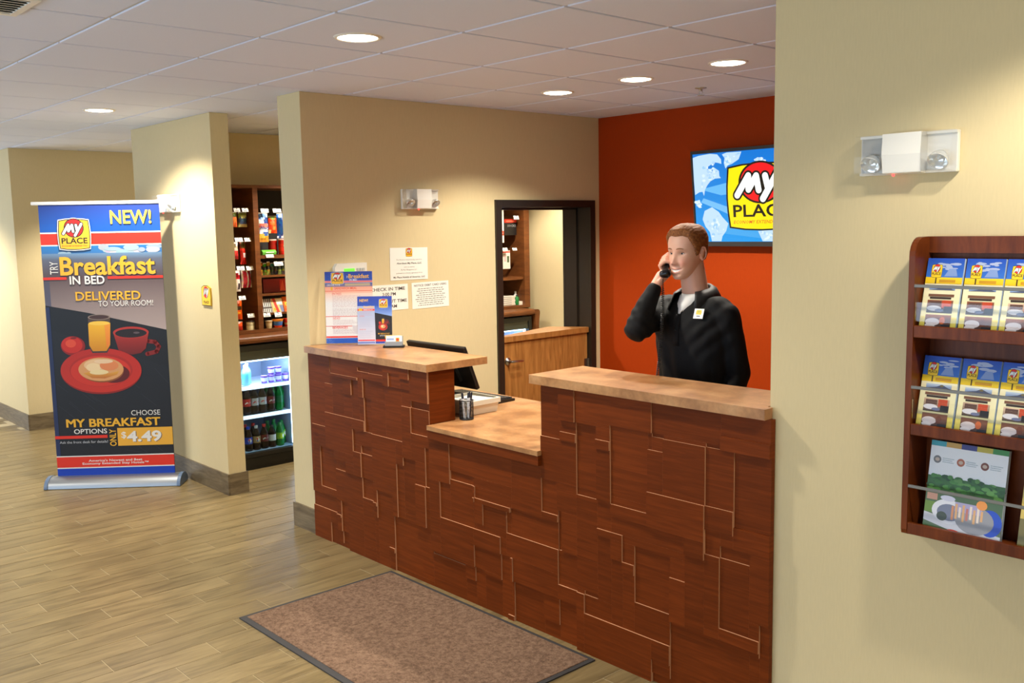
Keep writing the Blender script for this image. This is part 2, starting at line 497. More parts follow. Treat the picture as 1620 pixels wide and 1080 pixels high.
vent = thing('air_vent', 'slatted white air vent at the ceiling edge, top left corner', 'vent', (-3.70, 0.94, CEIL))
f = MB()
for x0, x1, y0, y1 in [(-.15, .15, -.15, -.125), (-.15, .15, .125, .15), (-.15, -.125, -.125, .125), (.125, .15, -.125, .125)]:
    f.box(x0, x1, y0, y1, -.008, 0)
f.build('vent_frame', M_WHITE, vent, world=False)
MB().box(-.125, .125, -.125, .125, -.0012, -.0002).build('duct_shadow_plate', plain('painted duct shade', (38, 38, 40), .8), vent, world=False)  # dark sheet stands in for the shade inside the duct
sl0 = MB().prism([(-.011, -.0022), (.008, -.009), (.009, -.0075), (-.010, 0)], 'y', -.125, .125).build('slat', M_WHITE, vent, world=False)
for k in range(7):
    o = sl0 if k == 0 else sl0.copy()
    if k: COL.objects.link(o)
    o.parent = vent; o.location = (-.105 + k * .035, 0, 0)
# ------------------------------------------------------------------ reception desk
TILES=[(-4.985,-4.742,0.955,1.125,1),(-4.742,-4.707,1.023,1.125,0),(-4.707,-4.431,1.023,1.125,3),(-4.431,-4.180,1.084,1.125,3),(-4.180,-3.951,1.084,1.125,4),(-3.951,-3.800,0.955,1.125,3),(-2.990,-2.864,0.917,1.125,1),(-2.864,-2.772,1.008,1.125,4),(-2.772,-2.358,1.023,1.125,3),(-2.358,-2.034,1.023,1.125,2),(-2.034,-1.825,1.061,1.125,2),(-4.431,-4.315,1.061,1.084,2),(-4.315,-4.180,1.061,1.084,3),(-4.180,-4.131,1.008,1.084,4),(-4.131,-4.028,1.008,1.084,3),(-4.028,-3.951,1.061,1.084,4),(-4.431,-4.387,0.917,1.061,3),(-4.387,-4.315,1.023,1.061,3),(-4.315,-4.180,1.023,1.061,4),(-4.028,-3.951,1.008,1.061,3),(-2.034,-1.825,1.008,1.061,3),(-4.742,-4.707,0.955,1.023,1),(-4.707,-4.431,1.008,1.023,4),(-4.387,-4.180,0.917,1.023,2),(-2.772,-2.574,1.008,1.023,3),(-2.574,-2.377,0.726,1.023,2),(-2.377,-2.358,0.955,1.023,2),(-2.358,-2.300,1.008,1.023,1),(-2.300,-2.101,1.008,1.023,2),(-2.101,-2.034,1.008,1.023,1),(-4.707,-4.588,0.785,1.008,2),(-4.588,-4.505,0.917,1.008,3),(-4.505,-4.431,0.785,1.008,2),(-4.180,-4.028,0.726,1.008,2),(-4.028,-3.951,0.917,1.008,2),(-2.864,-2.772,0.955,1.008,2),(-2.772,-2.651,0.726,1.008,1),(-2.651,-2.574,0.955,1.008,3),(-2.358,-2.300,0.955,1.008,2),(-2.300,-2.101,0.785,1.008,3),(-2.101,-1.977,0.785,1.008,2),(-1.977,-1.825,0.726,1.008,1),(-4.985,-4.793,0.694,0.955,1),(-4.793,-4.707,0.785,0.955,2),(-3.951,-3.800,0.917,0.955,1),(-2.864,-2.772,0.917,0.955,3),(-2.651,-2.574,0.917,0.955,4),(-2.377,-2.300,0.785,0.955,3),(-4.588,-4.505,0.785,0.917,2),(-4.431,-4.387,0.785,0.917,2),(-4.387,-4.315,0.726,0.917,1),(-4.315,-4.180,0.726,0.917,2),(-4.028,-3.951,0.643,0.917,3),(-3.951,-3.800,0.785,0.917,2),(-2.990,-2.772,0.726,0.917,2),(-2.651,-2.574,0.694,0.917,3),(-4.793,-4.505,0.573,0.785,3),(-4.505,-4.387,0.726,0.785,3),(-3.951,-3.639,0.726,0.785,3),(-3.639,-3.186,0.643,0.785,2),(-3.186,-2.990,0.543,0.785,2),(-2.377,-2.101,0.643,0.785,4),(-2.101,-1.977,0.694,0.785,3),(-4.505,-4.315,0.643,0.726,2),(-4.315,-4.090,0.461,0.726,3),(-4.090,-4.028,0.598,0.726,3),(-3.951,-3.834,0.643,0.726,3),(-3.834,-3.800,0.522,0.726,2),(-3.800,-3.639,0.573,0.726,3),(-2.990,-2.891,0.573,0.726,1),(-2.891,-2.772,0.598,0.726,2),(-2.772,-2.651,0.694,0.726,1),(-2.574,-2.377,0.694,0.726,2),(-1.977,-1.825,0.643,0.726,2),(-4.985,-4.954,0.418,0.694,1),(-4.954,-4.793,0.643,0.694,2),(-2.772,-2.651,0.418,0.694,2),(-2.651,-2.574,0.573,0.694,2),(-2.574,-2.377,0.643,0.694,3),(-2.101,-2.034,0.598,0.694,2),(-2.034,-1.977,0.643,0.694,2),(-4.954,-4.884,0.345,0.643,1),(-4.884,-4.793,0.573,0.643,2),(-4.505,-4.431,0.598,0.643,2),(-4.431,-4.315,0.598,0.643,1),(-4.028,-3.918,0.345,0.643,2),(-3.918,-3.834,0.522,0.643,3),(-3.639,-3.460,0.598,0.643,1),(-3.460,-3.186,0.598,0.643,2),(-2.574,-2.192,0.573,0.643,2),(-2.192,-2.101,0.573,0.643,4),(-2.034,-1.906,0.598,0.643,1),(-1.906,-1.825,0.388,0.643,2),(-4.505,-4.431,0.461,0.598,3),(-4.431,-4.315,0.461,0.598,2),(-4.090,-4.028,0.306,0.598,2),(-3.639,-3.460,0.388,0.598,2),(-3.460,-3.448,0.543,0.598,3),(-3.448,-3.186,0.543,0.598,2),(-2.891,-2.864,0.418,0.598,0),(-2.864,-2.772,0.418,0.598,2),(-2.101,-2.034,0.306,0.598,3),(-2.034,-1.906,0.326,0.598,2),(-4.884,-4.707,0.326,0.573,0),(-4.707,-4.505,0.522,0.573,3),(-3.800,-3.720,0.280,0.573,3),(-3.720,-3.639,0.388,0.573,2),(-2.990,-2.891,0.543,0.573,2),(-2.651,-2.512,0.543,0.573,3),(-2.512,-2.192,0.543,0.573,2),(-2.192,-2.101,0.280,0.573,3),(-3.460,-3.448,0.522,0.543,4),(-3.448,-3.391,0.418,0.543,3),(-3.391,-3.199,0.522,0.543,3),(-3.199,-2.891,0.418,0.543,1),(-2.651,-2.574,0.261,0.543,2),(-2.574,-2.512,0.461,0.543,3),(-2.512,-2.450,0.461,0.543,2),(-2.450,-2.268,0.306,0.543,1),(-2.268,-2.192,0.461,0.543,2),(-4.707,-4.588,0.461,0.522,1),(-4.588,-4.505,0.461,0.522,3),(-3.918,-3.834,0.306,0.522,4),(-3.834,-3.800,0.306,0.522,3),(-3.460,-3.448,0.388,0.522,2),(-3.391,-3.228,0.388,0.522,2),(-3.228,-3.199,0.418,0.522,1),(-4.707,-4.431,0.280,0.461,2),(-4.431,-4.315,0.345,0.461,1),(-4.315,-4.090,0.418,0.461,3),(-2.574,-2.512,0.178,0.461,2),(-2.512,-2.450,0.418,0.461,3),(-2.268,-2.192,0.280,0.461,3),(-4.985,-4.954,0.280,0.418,1),(-4.315,-4.282,0.345,0.418,3),(-4.282,-4.131,0.121,0.418,2),(-4.131,-4.090,0.306,0.418,3),(-3.448,-3.391,0.388,0.418,2),(-3.228,-2.891,0.306,0.418,2),(-2.891,-2.772,0.261,0.418,1),(-2.772,-2.651,0.280,0.418,2),(-2.512,-2.450,0.178,0.418,2),(-3.720,-3.460,0.194,0.388,3),(-3.460,-3.269,0.306,0.388,3),(-3.269,-3.228,0.306,0.388,2),(-1.906,-1.862,0.326,0.388,2),(-1.862,-1.825,0.096,0.388,1),(-4.954,-4.884,0.280,0.345,1),(-4.431,-4.315,0.071,0.345,2),(-4.315,-4.282,0.326,0.345,4),(-4.028,-3.918,0.306,0.345,2),(-4.884,-4.707,0.280,0.326,1),(-4.315,-4.282,0.261,0.326,3),(-2.034,-1.862,0.280,0.326,3),(-4.131,-3.800,0.023,0.306,1),(-3.460,-3.269,0.194,0.306,2),(-3.269,-3.199,0.023,0.306,1),(-3.199,-3.186,0.194,0.306,3),(-3.186,-2.891,0.194,0.306,2),(-2.450,-2.268,0.178,0.306,2),(-2.101,-2.034,0.280,0.306,3),(-4.985,-4.707,0.194,0.280,0),(-4.707,-4.662,0.194,0.280,2),(-4.662,-4.588,0.096,0.280,1),(-4.588,-4.431,0.000,0.280,2),(-3.800,-3.720,0.194,0.280,3),(-2.772,-2.728,0.261,0.280,2),(-2.728,-2.651,0.261,0.280,1),(-2.268,-1.906,0.000,0.280,1),(-1.906,-1.862,0.261,0.280,2),(-4.315,-4.282,0.000,0.261,2),(-2.891,-2.772,0.194,0.261,2),(-2.772,-2.728,0.000,0.261,3),(-2.728,-2.574,0.178,0.261,2),(-1.906,-1.862,0.000,0.261,1),(-4.985,-4.793,0.000,0.194,1),(-4.793,-4.707,0.121,0.194,1),(-4.707,-4.662,0.178,0.194,3),(-3.800,-3.535,0.178,0.194,0),(-3.535,-3.460,0.121,0.194,2),(-3.460,-3.391,0.000,0.194,1),(-3.391,-3.269,0.178,0.194,2),(-3.199,-3.186,0.023,0.194,1),(-3.186,-2.990,0.000,0.194,0),(-2.990,-2.891,0.071,0.194,1),(-2.891,-2.772,0.000,0.194,0),(-4.707,-4.662,0.096,0.178,2),(-3.800,-3.535,0.000,0.178,1),(-3.391,-3.269,0.000,0.178,1),(-2.728,-2.358,0.000,0.178,3),(-2.358,-2.268,0.096,0.178,3),(-4.793,-4.707,0.000,0.121,0),(-4.282,-4.180,0.000,0.121,2),(-4.180,-4.131,0.096,0.121,3),(-3.535,-3.460,0.000,0.121,1),(-4.707,-4.662,0.023,0.096,1),(-4.662,-4.588,0.000,0.096,0),(-4.180,-4.131,0.000,0.096,2),(-2.358,-2.268,0.039,0.096,2),(-1.862,-1.825,0.000,0.096,1),(-4.431,-4.315,0.000,0.071,2),(-2.990,-2.891,0.000,0.071,0),(-2.358,-2.268,0.000,0.039,1),(-4.707,-4.662,0.000,0.023,0),(-4.131,-3.800,0.000,0.023,1),(-3.269,-3.228,0.000,0.023,1),(-3.228,-3.186,0.000,0.023,2)]
FY = 2.895            # back plane of the mosaic
desk = thing('reception_desk', 'reddish brown wooden reception desk faced with stepped veneer blocks', 'desk', (-3.4, 3.0, 0))
c = MB()
c.box(-4.975, -3.815, FY, 3.02, 0, 1.118)
c.box(-3.815, -2.98, FY, 3.02, 0, .782)
c.box(-2.98, -1.86, FY, 3.02, 0, 1.147)
c.build('carcass', M_CARC, desk)
for x0, x1, z0, z1, d in TILES:
    x0 = max(x0, -4.978)
    if z1 > 1.12 and x0 > -3.0: z1 = 1.147
    elif z1 > 1.12: z1 = 1.118
    y0 = 2.881 - 0.0068 * d
    m = MB(); g = .00005
    a, b_, c_, e = x0 + g, x1 - g, z0 + g, z1 - g
    V = [(a, y0, c_), (b_, y0, c_), (b_, y0, e), (a, y0, e), (a, FY, c_), (b_, FY, c_), (b_, FY, e), (a, FY, e)]
    m.add(V, [(0, 1, 2, 3)], 0)
    m.add(V, [(1, 5, 6, 2), (3, 2, 6, 7), (4, 0, 3, 7), (5, 1, 0, 4)], 1 if x1 < -1.84 else 0)
    m.build('panel', [M_DESK, M_DESKEDGE], desk)
# end board of the tall left wing and the side of the tall right wing
MB().box(-3.815, -3.797, 2.872, 3.035, .85, 1.118).build('end_panel', M_DESK, desk)
MB().box(-2.992, -2.98, 2.884, 3.035, .85, 1.147).build('end_panel', M_DESK, desk)
MB().box(-3.79, -2.985, 2.846, 2.868, .782, .826).build('apron', M_DESK, desk, bevel=.002)
# support legs of the worktop
s_ = MB(); s_.box(-4.97, -4.93, 3.05, 3.66, 0, .82); s_.box(-3.83, -3.79, 3.05, 3.62, 0, .82); s_.box(-1.9, -1.86, 3.03, 3.12, 0, .82)
s_.build('support_panel', M_CARC, desk)

def counter(name, label, poly, z0, z1, bev=.006):
    o = MB().prism(poly, 'z', z0, z1).build(name, M_LAM, None, bevel=bev, segs=3)
    fix_normals(o)
    return tag(o, label, 'countertop')
counter('raised_countertop', 'raised salmon laminate countertop at the left, carrying the flyers',
        [(-4.975, 2.846), (-3.785, 2.846), (-3.785, 3.255), (-4.975, 3.255)], 1.1195, 1.157)
counter('raised_countertop', 'raised salmon laminate countertop at the right, in front of the man on the phone',
        [(-3.035, 2.843), (-1.835, 2.843), (-1.835, 2.895), (-1.86, 2.895), (-1.86, 3.19), (-3.035, 3.19)], 1.1485, 1.187)
counter('lower_worktop', 'lower salmon laminate worktop in the gap between the raised counters',
        [(-3.79, 2.842), (-2.985, 2.842), (-2.985, 3.03), (-1.87, 3.03), (-1.87, 3.13), (-2.95, 3.13), (-3.62, 3.69), (-4.97, 3.69), (-4.97, 3.03), (-3.79, 3.03)], .828, .850, .004)

# ------------------------------------------------------------------ entrance mat
mat = thing('floor_mat', 'brown carpet mat with dark rubber edge on the floor before the desk', 'mat', (-3.39, 2.42, 0))
m = MB()
m.prism([(-4.135, 1.955), (-2.642, 1.955), (-2.642, 2.838), (-4.135, 2.838)], 'z', .0005, .006)
fix_normals(m.build('rubber_border', plain('charcoal rubber edge', (52, 50, 50), .7), mat, bevel=.003))
def carpet():
    m, n, l, b = new_mat('mottled brown carpet')
    b.inputs['Roughness'].default_value = 0.95; b.inputs['Specular IOR Level'].default_value = 0.1
    tc = n.new('ShaderNodeTexCoord')
    a = n.new('ShaderNodeTexNoise'); a.inputs['Scale'].default_value = 55; a.inputs['Detail'].default_value = 8; a.inputs['Roughness'].default_value = .8
    l.new(tc.outputs['Object'], a.inputs['Vector'])
    cr = n.new('ShaderNodeValToRGB')
    cr.color_ramp.elements[0].position = .36; cr.color_ramp.elements[0].color = lin((88, 66, 52))
    cr.color_ramp.elements[1].position = .66; cr.color_ramp.elements[1].color = lin((148, 120, 98))
    l.new(a.outputs['Fac'], cr.inputs['Fac']); l.new(cr.outputs['Color'], b.inputs['Base Color'])
    v = n.new('ShaderNodeTexNoise'); v.inputs['Scale'].default_value = 300
    l.new(tc.outputs['Object'], v.inputs['Vector'])
    bp = n.new('ShaderNodeBump'); bp.inputs['Strength'].default_value = .8; bp.inputs['Distance'].default_value = .004
    l.new(v.outputs['Fac'], bp.inputs['Height']); l.new(bp.outputs['Normal'], b.inputs['Normal'])
    return m
M_CARPET = carpet()
m = MB().box(-4.113, -2.664, 1.985, 2.818, .004, .0095)
m.build('carpet', M_CARPET, mat, bevel=.003)

# ------------------------------------------------------------------ half door in its steel frame
fr = MB()
for (xa, xb) in ((NX - .004, NX + .018), (-5.258, -5.236)):      # face trims on both sides of the wall
    fr.box(xa, xb, 4.372, 4.424, 0, 2.018); fr.box(xa, xb, 5.316, 5.368, 0, 2.018); fr.box(xa, xb, 4.424, 5.316, 1.967, 2.018)
fr.box(-5.235, NX - .005, 4.386, 4.4235, 0, 1.9665); fr.box(-5.235, NX - .005, 5.3165, 5.354, 0, 1.9665); fr.box(-5.235, NX - .005, 4.387, 5.353, 1.9675, 2.0175)
fr.box(-5.16, -5.10, 5.301, 5.316, 0, 1.967); fr.box(-5.16, -5.10, 4.424, 4.439, 0, 1.967); fr.box(-5.16, -5.10, 4.424, 5.316, 1.952, 1.967)
tag(fr.build('trim_1', M_FRAME), kind='structure')
door = bpy.data.objects.new('door_1', None); COL.objects.link(door); door.location = (-5.03, 5.31, 0)
MW['door_1'] = Matrix.Translation((-5.03, 5.31, 0)); door['kind'] = 'structure'
MB().box(-5.046, -5.002, 4.430, 5.310, .008, 1.022).build('door_leaf', M_OAK, door, bevel=.002)
led = MB().prism([(-4.985, 4.428), (-4.985, 5.312), (-5.02, 5.312), (-5.245, 5.14), (-5.245, 5.10), (-5.06, 4.50), (-5.06, 4.428)], 'z', 1.023, 1.062)
fix_normals(led.build('ledge', M_OAK, door, bevel=.004))
rose = MB().lathe([(.028, 0), (.028, .006), (.022, .010), (.010, .012), (.010, .045)], M=Matrix.Translation((-5.002, 4.487, .885)) @ Matrix.Rotation(PI / 2, 4, 'Y'), n=24)
hd = rose.build('door_handle', M_CHROME, door)
MB().tube([(-4.957, 4.482, .885), (-4.950, 4.50, .885), (-4.950, 4.54, .884), (-4.953, 4.595, .882)], [.0085, .009, .008, .007], n=10).build('lever', M_CHROME, hd)
h_ = MB(); h_.box(-5.0, -4.999, 5.272, 5.31, .72, .82); h_.tube([(-4.994, 5.314, .72), (-4.994, 5.314, .82)], .007)
h_.build('hinge', M_CHROME, door)
# ------------------------------------------------------------------ flat print: coloured shapes and lettering laid on a card
_TX = {}
def glyphs(s, bold=0.0, shear=0.0, res=3, space=1.0):
    key = (s, bold, shear, res, space)
    if key in _TX: return _TX[key]
    cu = bpy.data.curves.new('lettering', 'FONT')
    cu.body = s; cu.size = 1.0; cu.offset = bold * .6; cu.shear = shear; cu.resolution_u = res
    cu.space_character = space; cu.dimensions = '2D'; cu.fill_mode = 'FRONT'; cu.align_x = 'CENTER'
    o = bpy.data.objects.new('lettering', cu); COL.objects.link(o)
    dg = bpy.context.evaluated_depsgraph_get()
    me = o.evaluated_get(dg).to_mesh()
    vs = [(v.co.x, v.co.y) for v in me.vertices]
    fs = [tuple(p.vertices) for p in me.polygons]
    o.evaluated_get(dg).to_mesh_clear()
    bpy.data.objects.remove(o); bpy.data.curves.remove(cu)
    xs = [v[0] for v in vs]; ys = [v[1] for v in vs]
    x0, x1, y0, y1 = min(xs), max(xs), min(ys), max(ys)
    vs = [((x - x0) / (x1 - x0), (y - y0) / (y1 - y0)) for x, y in vs]
    _TX[key] = (vs, fs)
    return _TX[key]

class G:
    """print in (0..1, 0..1) of a card of w x h metres"""
    def __init__(s, w, h, eps=0.00007):
        s.w = w; s.h = h; s.mb = MB(); s.n = 0; s.eps = eps
    def _add(s, pts, faces, col):
        z = s.n * s.eps; s.n += 1
        s.mb.add([(u * s.w, v * s.h, z) for u, v in pts], faces, 0, col)
    def rect(s, x0, y0, x1, y1, c, c2=None):
        c = lin(c); c2 = lin(c2) if c2 else c
        s._add([(x0, y0), (x1, y0), (x1, y1), (x0, y1)], [(0, 1, 2, 3)], [c, c, c2, c2]); return s
    def poly(s, pts, c, c2=None):
        if c2:
            ys = [p[1] for p in pts]; a, b = min(ys), max(ys)
            ca, cb = lin(c), lin(c2)
            col = [tuple(ca[k] + (cb[k] - ca[k]) * (p[1] - a) / (b - a) for k in range(4)) for p in pts]
        else: col = lin(c)
        s._add(pts, [tuple(range(len(pts)))], col); return s
    def ell(s, cx, cy, rx, ry, c, n=36, c2=None, a0=0.0, a1=2 * PI):
        return s.poly([(cx + rx * math.cos(a0 + (a1 - a0) * k / n), cy + ry * math.sin(a0 + (a1 - a0) * k / n)) for k in range(n)], c, c2)
    def line(s, pts, r, c, asp=1.0):
        """round-ended stroke; r in units of u, asp = w/h"""
        vs = []; fs = []
        def cap(p):
            b = len(vs)
            for k in range(14):
                a = 2 * PI * k / 14; vs.append((p[0] + r * math.cos(a), p[1] + r * asp * math.sin(a)))
            fs.append(tuple(range(b, b + 14)))
        for i, p in enumerate(pts):
            cap(p)
            if i:
                q = pts[i - 1]
                dx = p[0] - q[0]; dy = (p[1] - q[1]) / asp; L = math.hypot(dx, dy) or 1
                nx, ny = -dy / L * r, dx / L * r * asp
                b = len(vs)
                vs.extend([(q[0] + nx, q[1] + ny), (q[0] - nx, q[1] - ny), (p[0] - nx, p[1] - ny), (p[0] + nx, p[1] + ny)])
                fs.append((b, b + 1, b + 2, b + 3))
        s._add(vs, fs, lin(c)); return s
    def text(s, t, x0, y0, x1, y1, c, bold=0.0, shear=0.0, up=False, res=3, space=1.0):
        vs, fs = glyphs(t, bold, shear, res, space)
        if up: p = [(x1 - (x1 - x0) * y, y0 + (y1 - y0) * x) for x, y in vs]
        else: p = [(x0 + (x1 - x0) * x, y0 + (y1 - y0) * y) for x, y in vs]
        s._add(p, fs, lin(c)); return s
    def lines(s, x0, x1, y0, y1, n, c, seed=1, thick=0.5, align='c'):
        """rows of small print too small to read: broken dashes"""
        r = random.Random(seed); vs = []; fs = []
        st = (y1 - y0) / n
        for i in range(n):
            yy = y1 - st * (i + .5)
            wd = (x1 - x0) * r.uniform(.72, 1.0)
            xa = x0 + ((x1 - x0) - wd) / 2 if align == 'c' else x0
            x = xa
            while x < xa + wd:
                l = min((x1 - x0) * r.uniform(.03, .11), xa + wd - x)
                b = len(vs); hh = st * thick / 2
                vs.extend([(x, yy - hh), (x + l, yy - hh), (x + l, yy + hh), (x, yy + hh)]); fs.append((b, b + 1, b + 2, b + 3))
                x += l + (x1 - x0) * .018
        s._add(vs, fs, lin(c)); return s
    def logo(s, cx, cy, w, h, yel=(250, 196, 52), red=(226, 40, 34), white_edge=True, small=True, blk=(24, 18, 14)):
        P = lambda x, y: (cx + x * w, cy + y * h)
        base = [(-.465, .485), (-.25, .52), (0, .53), (.25, .52), (.465, .485), (.493, .2), (.5, 0), (.493, -.2), (.47, -.455), (.25, -.49), (0, -.5), (-.25, -.49), (-.47, -.455), (-.493, -.2), (-.5, 0), (-.493, .2)]
        asp = (w * s.w) / (h * s.h)
        a2 = s.w / s.h
        for k, c in ((1.09, (244, 240, 232)), (1.035, blk), (.985, yel)):
            if k == 1.09 and not white_edge: continue
            s.poly([P(x * k, y * k) for x, y in base], c)
            if k > 1: s.ell(*P(0, .24), (.305 + (k - 1) * .45) * w, (.315 + (k - 1) * .45) * h, c)
        s.ell(*P(0, .24), .322 * w, .332 * h, blk); s.ell(*P(0, .24), .292 * w, .302 * h, red)
        M = [(-.348, .05), (-.17, .35), (-.176, .135), (-.054, .342), (-.026, .12)]
        Y1 = [(.075, .335), (.105, .165)]; Y2 = [(.25, .37), (.03, -.02)]
        asp_uv = s.w / s.h
        for r, c in ((.068, blk), (.043, (250, 250, 248))):
            for st in (M, Y1, Y2): s.line([P(*p) for p in st], r * w, c, asp_uv)
        s.text('PLACE', *P(-.42, -.30), *P(.42, -.10), blk, bold=.03)
        if small: s.text('ECONOMY EXTENDED STAY', *P(-.42, -.405), *P(.42, -.35), (214, 90, 30), bold=.02, shear=.2, res=1)
        return s
    def plate(s, cx, cy, w, h, full=True):
        """breakfast picture: plate with muffin, juice, mug, apple; w, h its box"""
        P = lambda x, y: (cx + x * w, cy + y * h)
        def E(x, y, rx, ry, c, n=32, c2=None): s.ell(*P(x, y), rx * w, ry * h, c, n, c2)
        E(-.28, .195, .115, .135, (150, 18, 12)); E(-.29, .21, .10, .115, (206, 38, 20)); E(-.30, .23, .05, .055, (230, 78, 48)); E(-.27, .305, .03, .014, (120, 20, 10))
        # mug
        s.line([P(.43, .24), P(.50, .225), P(.535, .16), P(.51, .09), P(.42, .06)], .020 * w, (136, 26, 18), s.w / s.h)
        s.poly([P(.11, .36), P(.15, .12), P(.20, .07), P(.28, .055), P(.36, .075), P(.41, .14), P(.445, .36)], (112, 18, 12), (170, 40, 28))
        E(.277, .365, .170, .082, (182, 48, 36)); E(.277, .355, .150, .062, (30, 12, 10)); E(.33, .36, .03, .014, (96, 80, 84))
        # plate
        E(-.03, -.17, .385, .32, (150, 24, 12), 48); E(-.03, -.155, .385, .31, (208, 46, 26), 48, (190, 36, 20)); E(-.03, -.150, .30, .235, (178, 34, 18), 40); E(-.035, -.165, .285, .215, (214, 50, 28), 40)
        # juice
        s.poly([P(-.12, .585), P(.09, .585), P(.075, .18), P(.04, .09), P(-.10, .09), P(-.13, .18)], (66, 52, 44), (84, 66, 58))
        s.poly([P(-.122, .50), P(.088, .505), P(.073, .20), P(.035, .115), P(-.095, .115), P(-.125, .20)], (216, 140, 20), (250, 190, 40))
        s.poly([P(.03, .49), P(.085, .50), P(.072, .22), P(.04, .14)], (240, 128, 40), (250, 160, 50))
        E(-.015, .588, .106, .038, (150, 132, 120)); E(-.015, .588, .094, .030, (70, 44, 40)); E(-.017, .503, .10, .030, (255, 206, 74))
        # muffin
        E(.09, -.205, .15, .13, (96, 16, 8))
        E(-.02, -.165, .205, .16, (150, 84, 34)); E(-.03, -.14, .215, .165, (226, 164, 104), 30)
        s.poly([P(-.20, -.19), P(-.1, -.16), P(.04, -.20), P(.14, -.17), P(.12, -.22), P(.0, -.27), P(-.12, -.26)], (196, 108, 40), (236, 178, 70))
        E(-.06, -.08, .13, .085, (240, 198, 150), 22); E(-.10, -.11, .07, .06, (250, 220, 170), 16); E(.05, -.09, .09, .07, (232, 140, 84), 18); E(.0, -.03, .09, .03, (244, 210, 170), 16); E(-.05, -.18, .09, .035, (246, 224, 168), 16)
        return s
    def build(s, name, parent, origin, U, V, mat=None, world=True, lift=0.0):
        U = Vector(U).normalized(); V = Vector(V).normalized(); N = U.cross(V)
        origin = Vector(origin)
        s.mb.v = [tuple(origin + U * p[0] + V * p[1] + N * (p[2] + lift)) for p in s.mb.v]
        return s.mb.build(name, mat or M_PRINT, parent, world=world)

BLUE = (30, 72, 178); REDB = (236, 52, 30); YEL = (246, 186, 48); WHT = (242, 240, 236)
def banner_art(g):
    g.rect(0, 0, 1, 1, (20, 18, 22))
    g.rect(0, .895, 1, 1, (20, 96, 196), (40, 62, 152))
    g.rect(0, .849, 1, .898, WHT); g.rect(0, .8535, 1, .893, REDB)
    g.rect(0, .745, 1, .849, (98, 92, 104), (36, 128, 204))
    r = random.Random(5)
    for k in range(46):
        x = r.uniform(.42, .95); y = r.uniform(.77, .845)
        g.ell(x, y, r.uniform(.03, .10), r.uniform(.004, .012), (150 + r.randint(0, 50), 176 + r.randint(0, 24), 196 + r.randint(0, 16)), 14)
    for k in range(7):
        g.ell(r.uniform(.13, .24), r.uniform(.80, .838), r.uniform(.02, .05), r.uniform(.004, .009), (150, 182, 206), 12)
    g.rect(0, .80, 1, .822, (96, 104, 124), (112, 148, 186)); g.rect(0, .74, 1, .80, (92, 74, 76), (98, 104, 124))
    g.rect(0, .52, 1, .74, (188, 170, 166), (92, 72, 74))
    g.rect(0, .60, .05, .74, (96, 96, 120), (84, 78, 92))
    # dark table
    g.poly([(0, .637), (0, 0), (1, 0), (1, .540), (.345, .608)], (17, 16, 20))
    g.poly([(0, .551), (.345, .502), (.62, .46), (1, .40), (1, 0), (0, 0)], (22, 22, 28))
    for k in range(26):
        x = r.uniform(0, .9); y = r.uniform(.09, .40); l = r.uniform(.06, .2)
        g.line([(x, y), (min(x + l, .99), max(.085, y - l * .36))], .0012, (52, 54, 66), g.w / g.h)
    g.rect(0, .08, .035, .63, (34, 48, 92))
    g.plate(.455, .437, .885, .262)
    g.rect(0, .034, 1, .0815, WHT); g.rect(0, .038, 1, .0775, REDB); g.rect(0, 0, 1, .034, (14, 66, 190))
    g.text("America's Newest and Best", .269, .0575, .727, .0665, WHT, .03, res=2)
    g.text("Economy Extended Stay Hotels™", .216, .0445, .779, .0555, WHT, .03, res=2)
    g.text('NEW!', .590, .924, .932, .974, (250, 206, 84), .035)
    g.rect(0, .7285, .196, .738, REDB); g.rect(.538, .7285, 1, .738, REDB)
    for dx, dy, c in ((.004, -.0016, (70, 54, 48)), (0, 0, YEL)):
        g.text('Breakfast', .147 + dx, .743 + dy, .94 + dx, .811 + dy, c, .04)
        g.text('DELIVERED', .259 + dx * .6, .652 + dy * .6, .802 + dx * .6, .684 + dy * .6, c, .03)
    g.text('TRY', .064, .748, .130, .794, WHT, .0, up=True)
    g.text('IN BED', .224, .709, .513, .739, (60, 44, 44), .04); g.text('IN BED', .220, .711, .511, .741, WHT, .035)
    g.text('TO YOUR ROOM!', .445, .630, .904, .650, WHT, .0)
    g.text('CHOOSE', .659, .227, .905, .246, WHT, .0)
    for dx in (-.0035, 0, .0035):
        for dy in (-.0008, .0008): g.text('MY BREAKFAST', .106 + dx, .1885 + dy, .898 + dx, .218 + dy, YEL, 0)
    g.text('OPTIONS', .164, .163, .444, .181, WHT, .025)
    g.rect(0, .146, .445, .157, REDB)
    g.text('Ask the front desk for details!', .037, .128, .446, .1375, (206, 208, 214), .0, res=2)
    g.text('ONLY', .462, .115, .519, .178, YEL, .03, up=True)
    g.rect(.531, .115, 1, .1815, (244, 182, 58))
    g.text('$', .563, .140, .604, .167, WHT, .02)
    g.text('4.49', .617, .126, .912, .167, (150, 120, 90), .05); g.text('4.49', .609, .128, .904, .169, WHT, .05)
    g.logo(.286, .888, .255, .103)
    return g

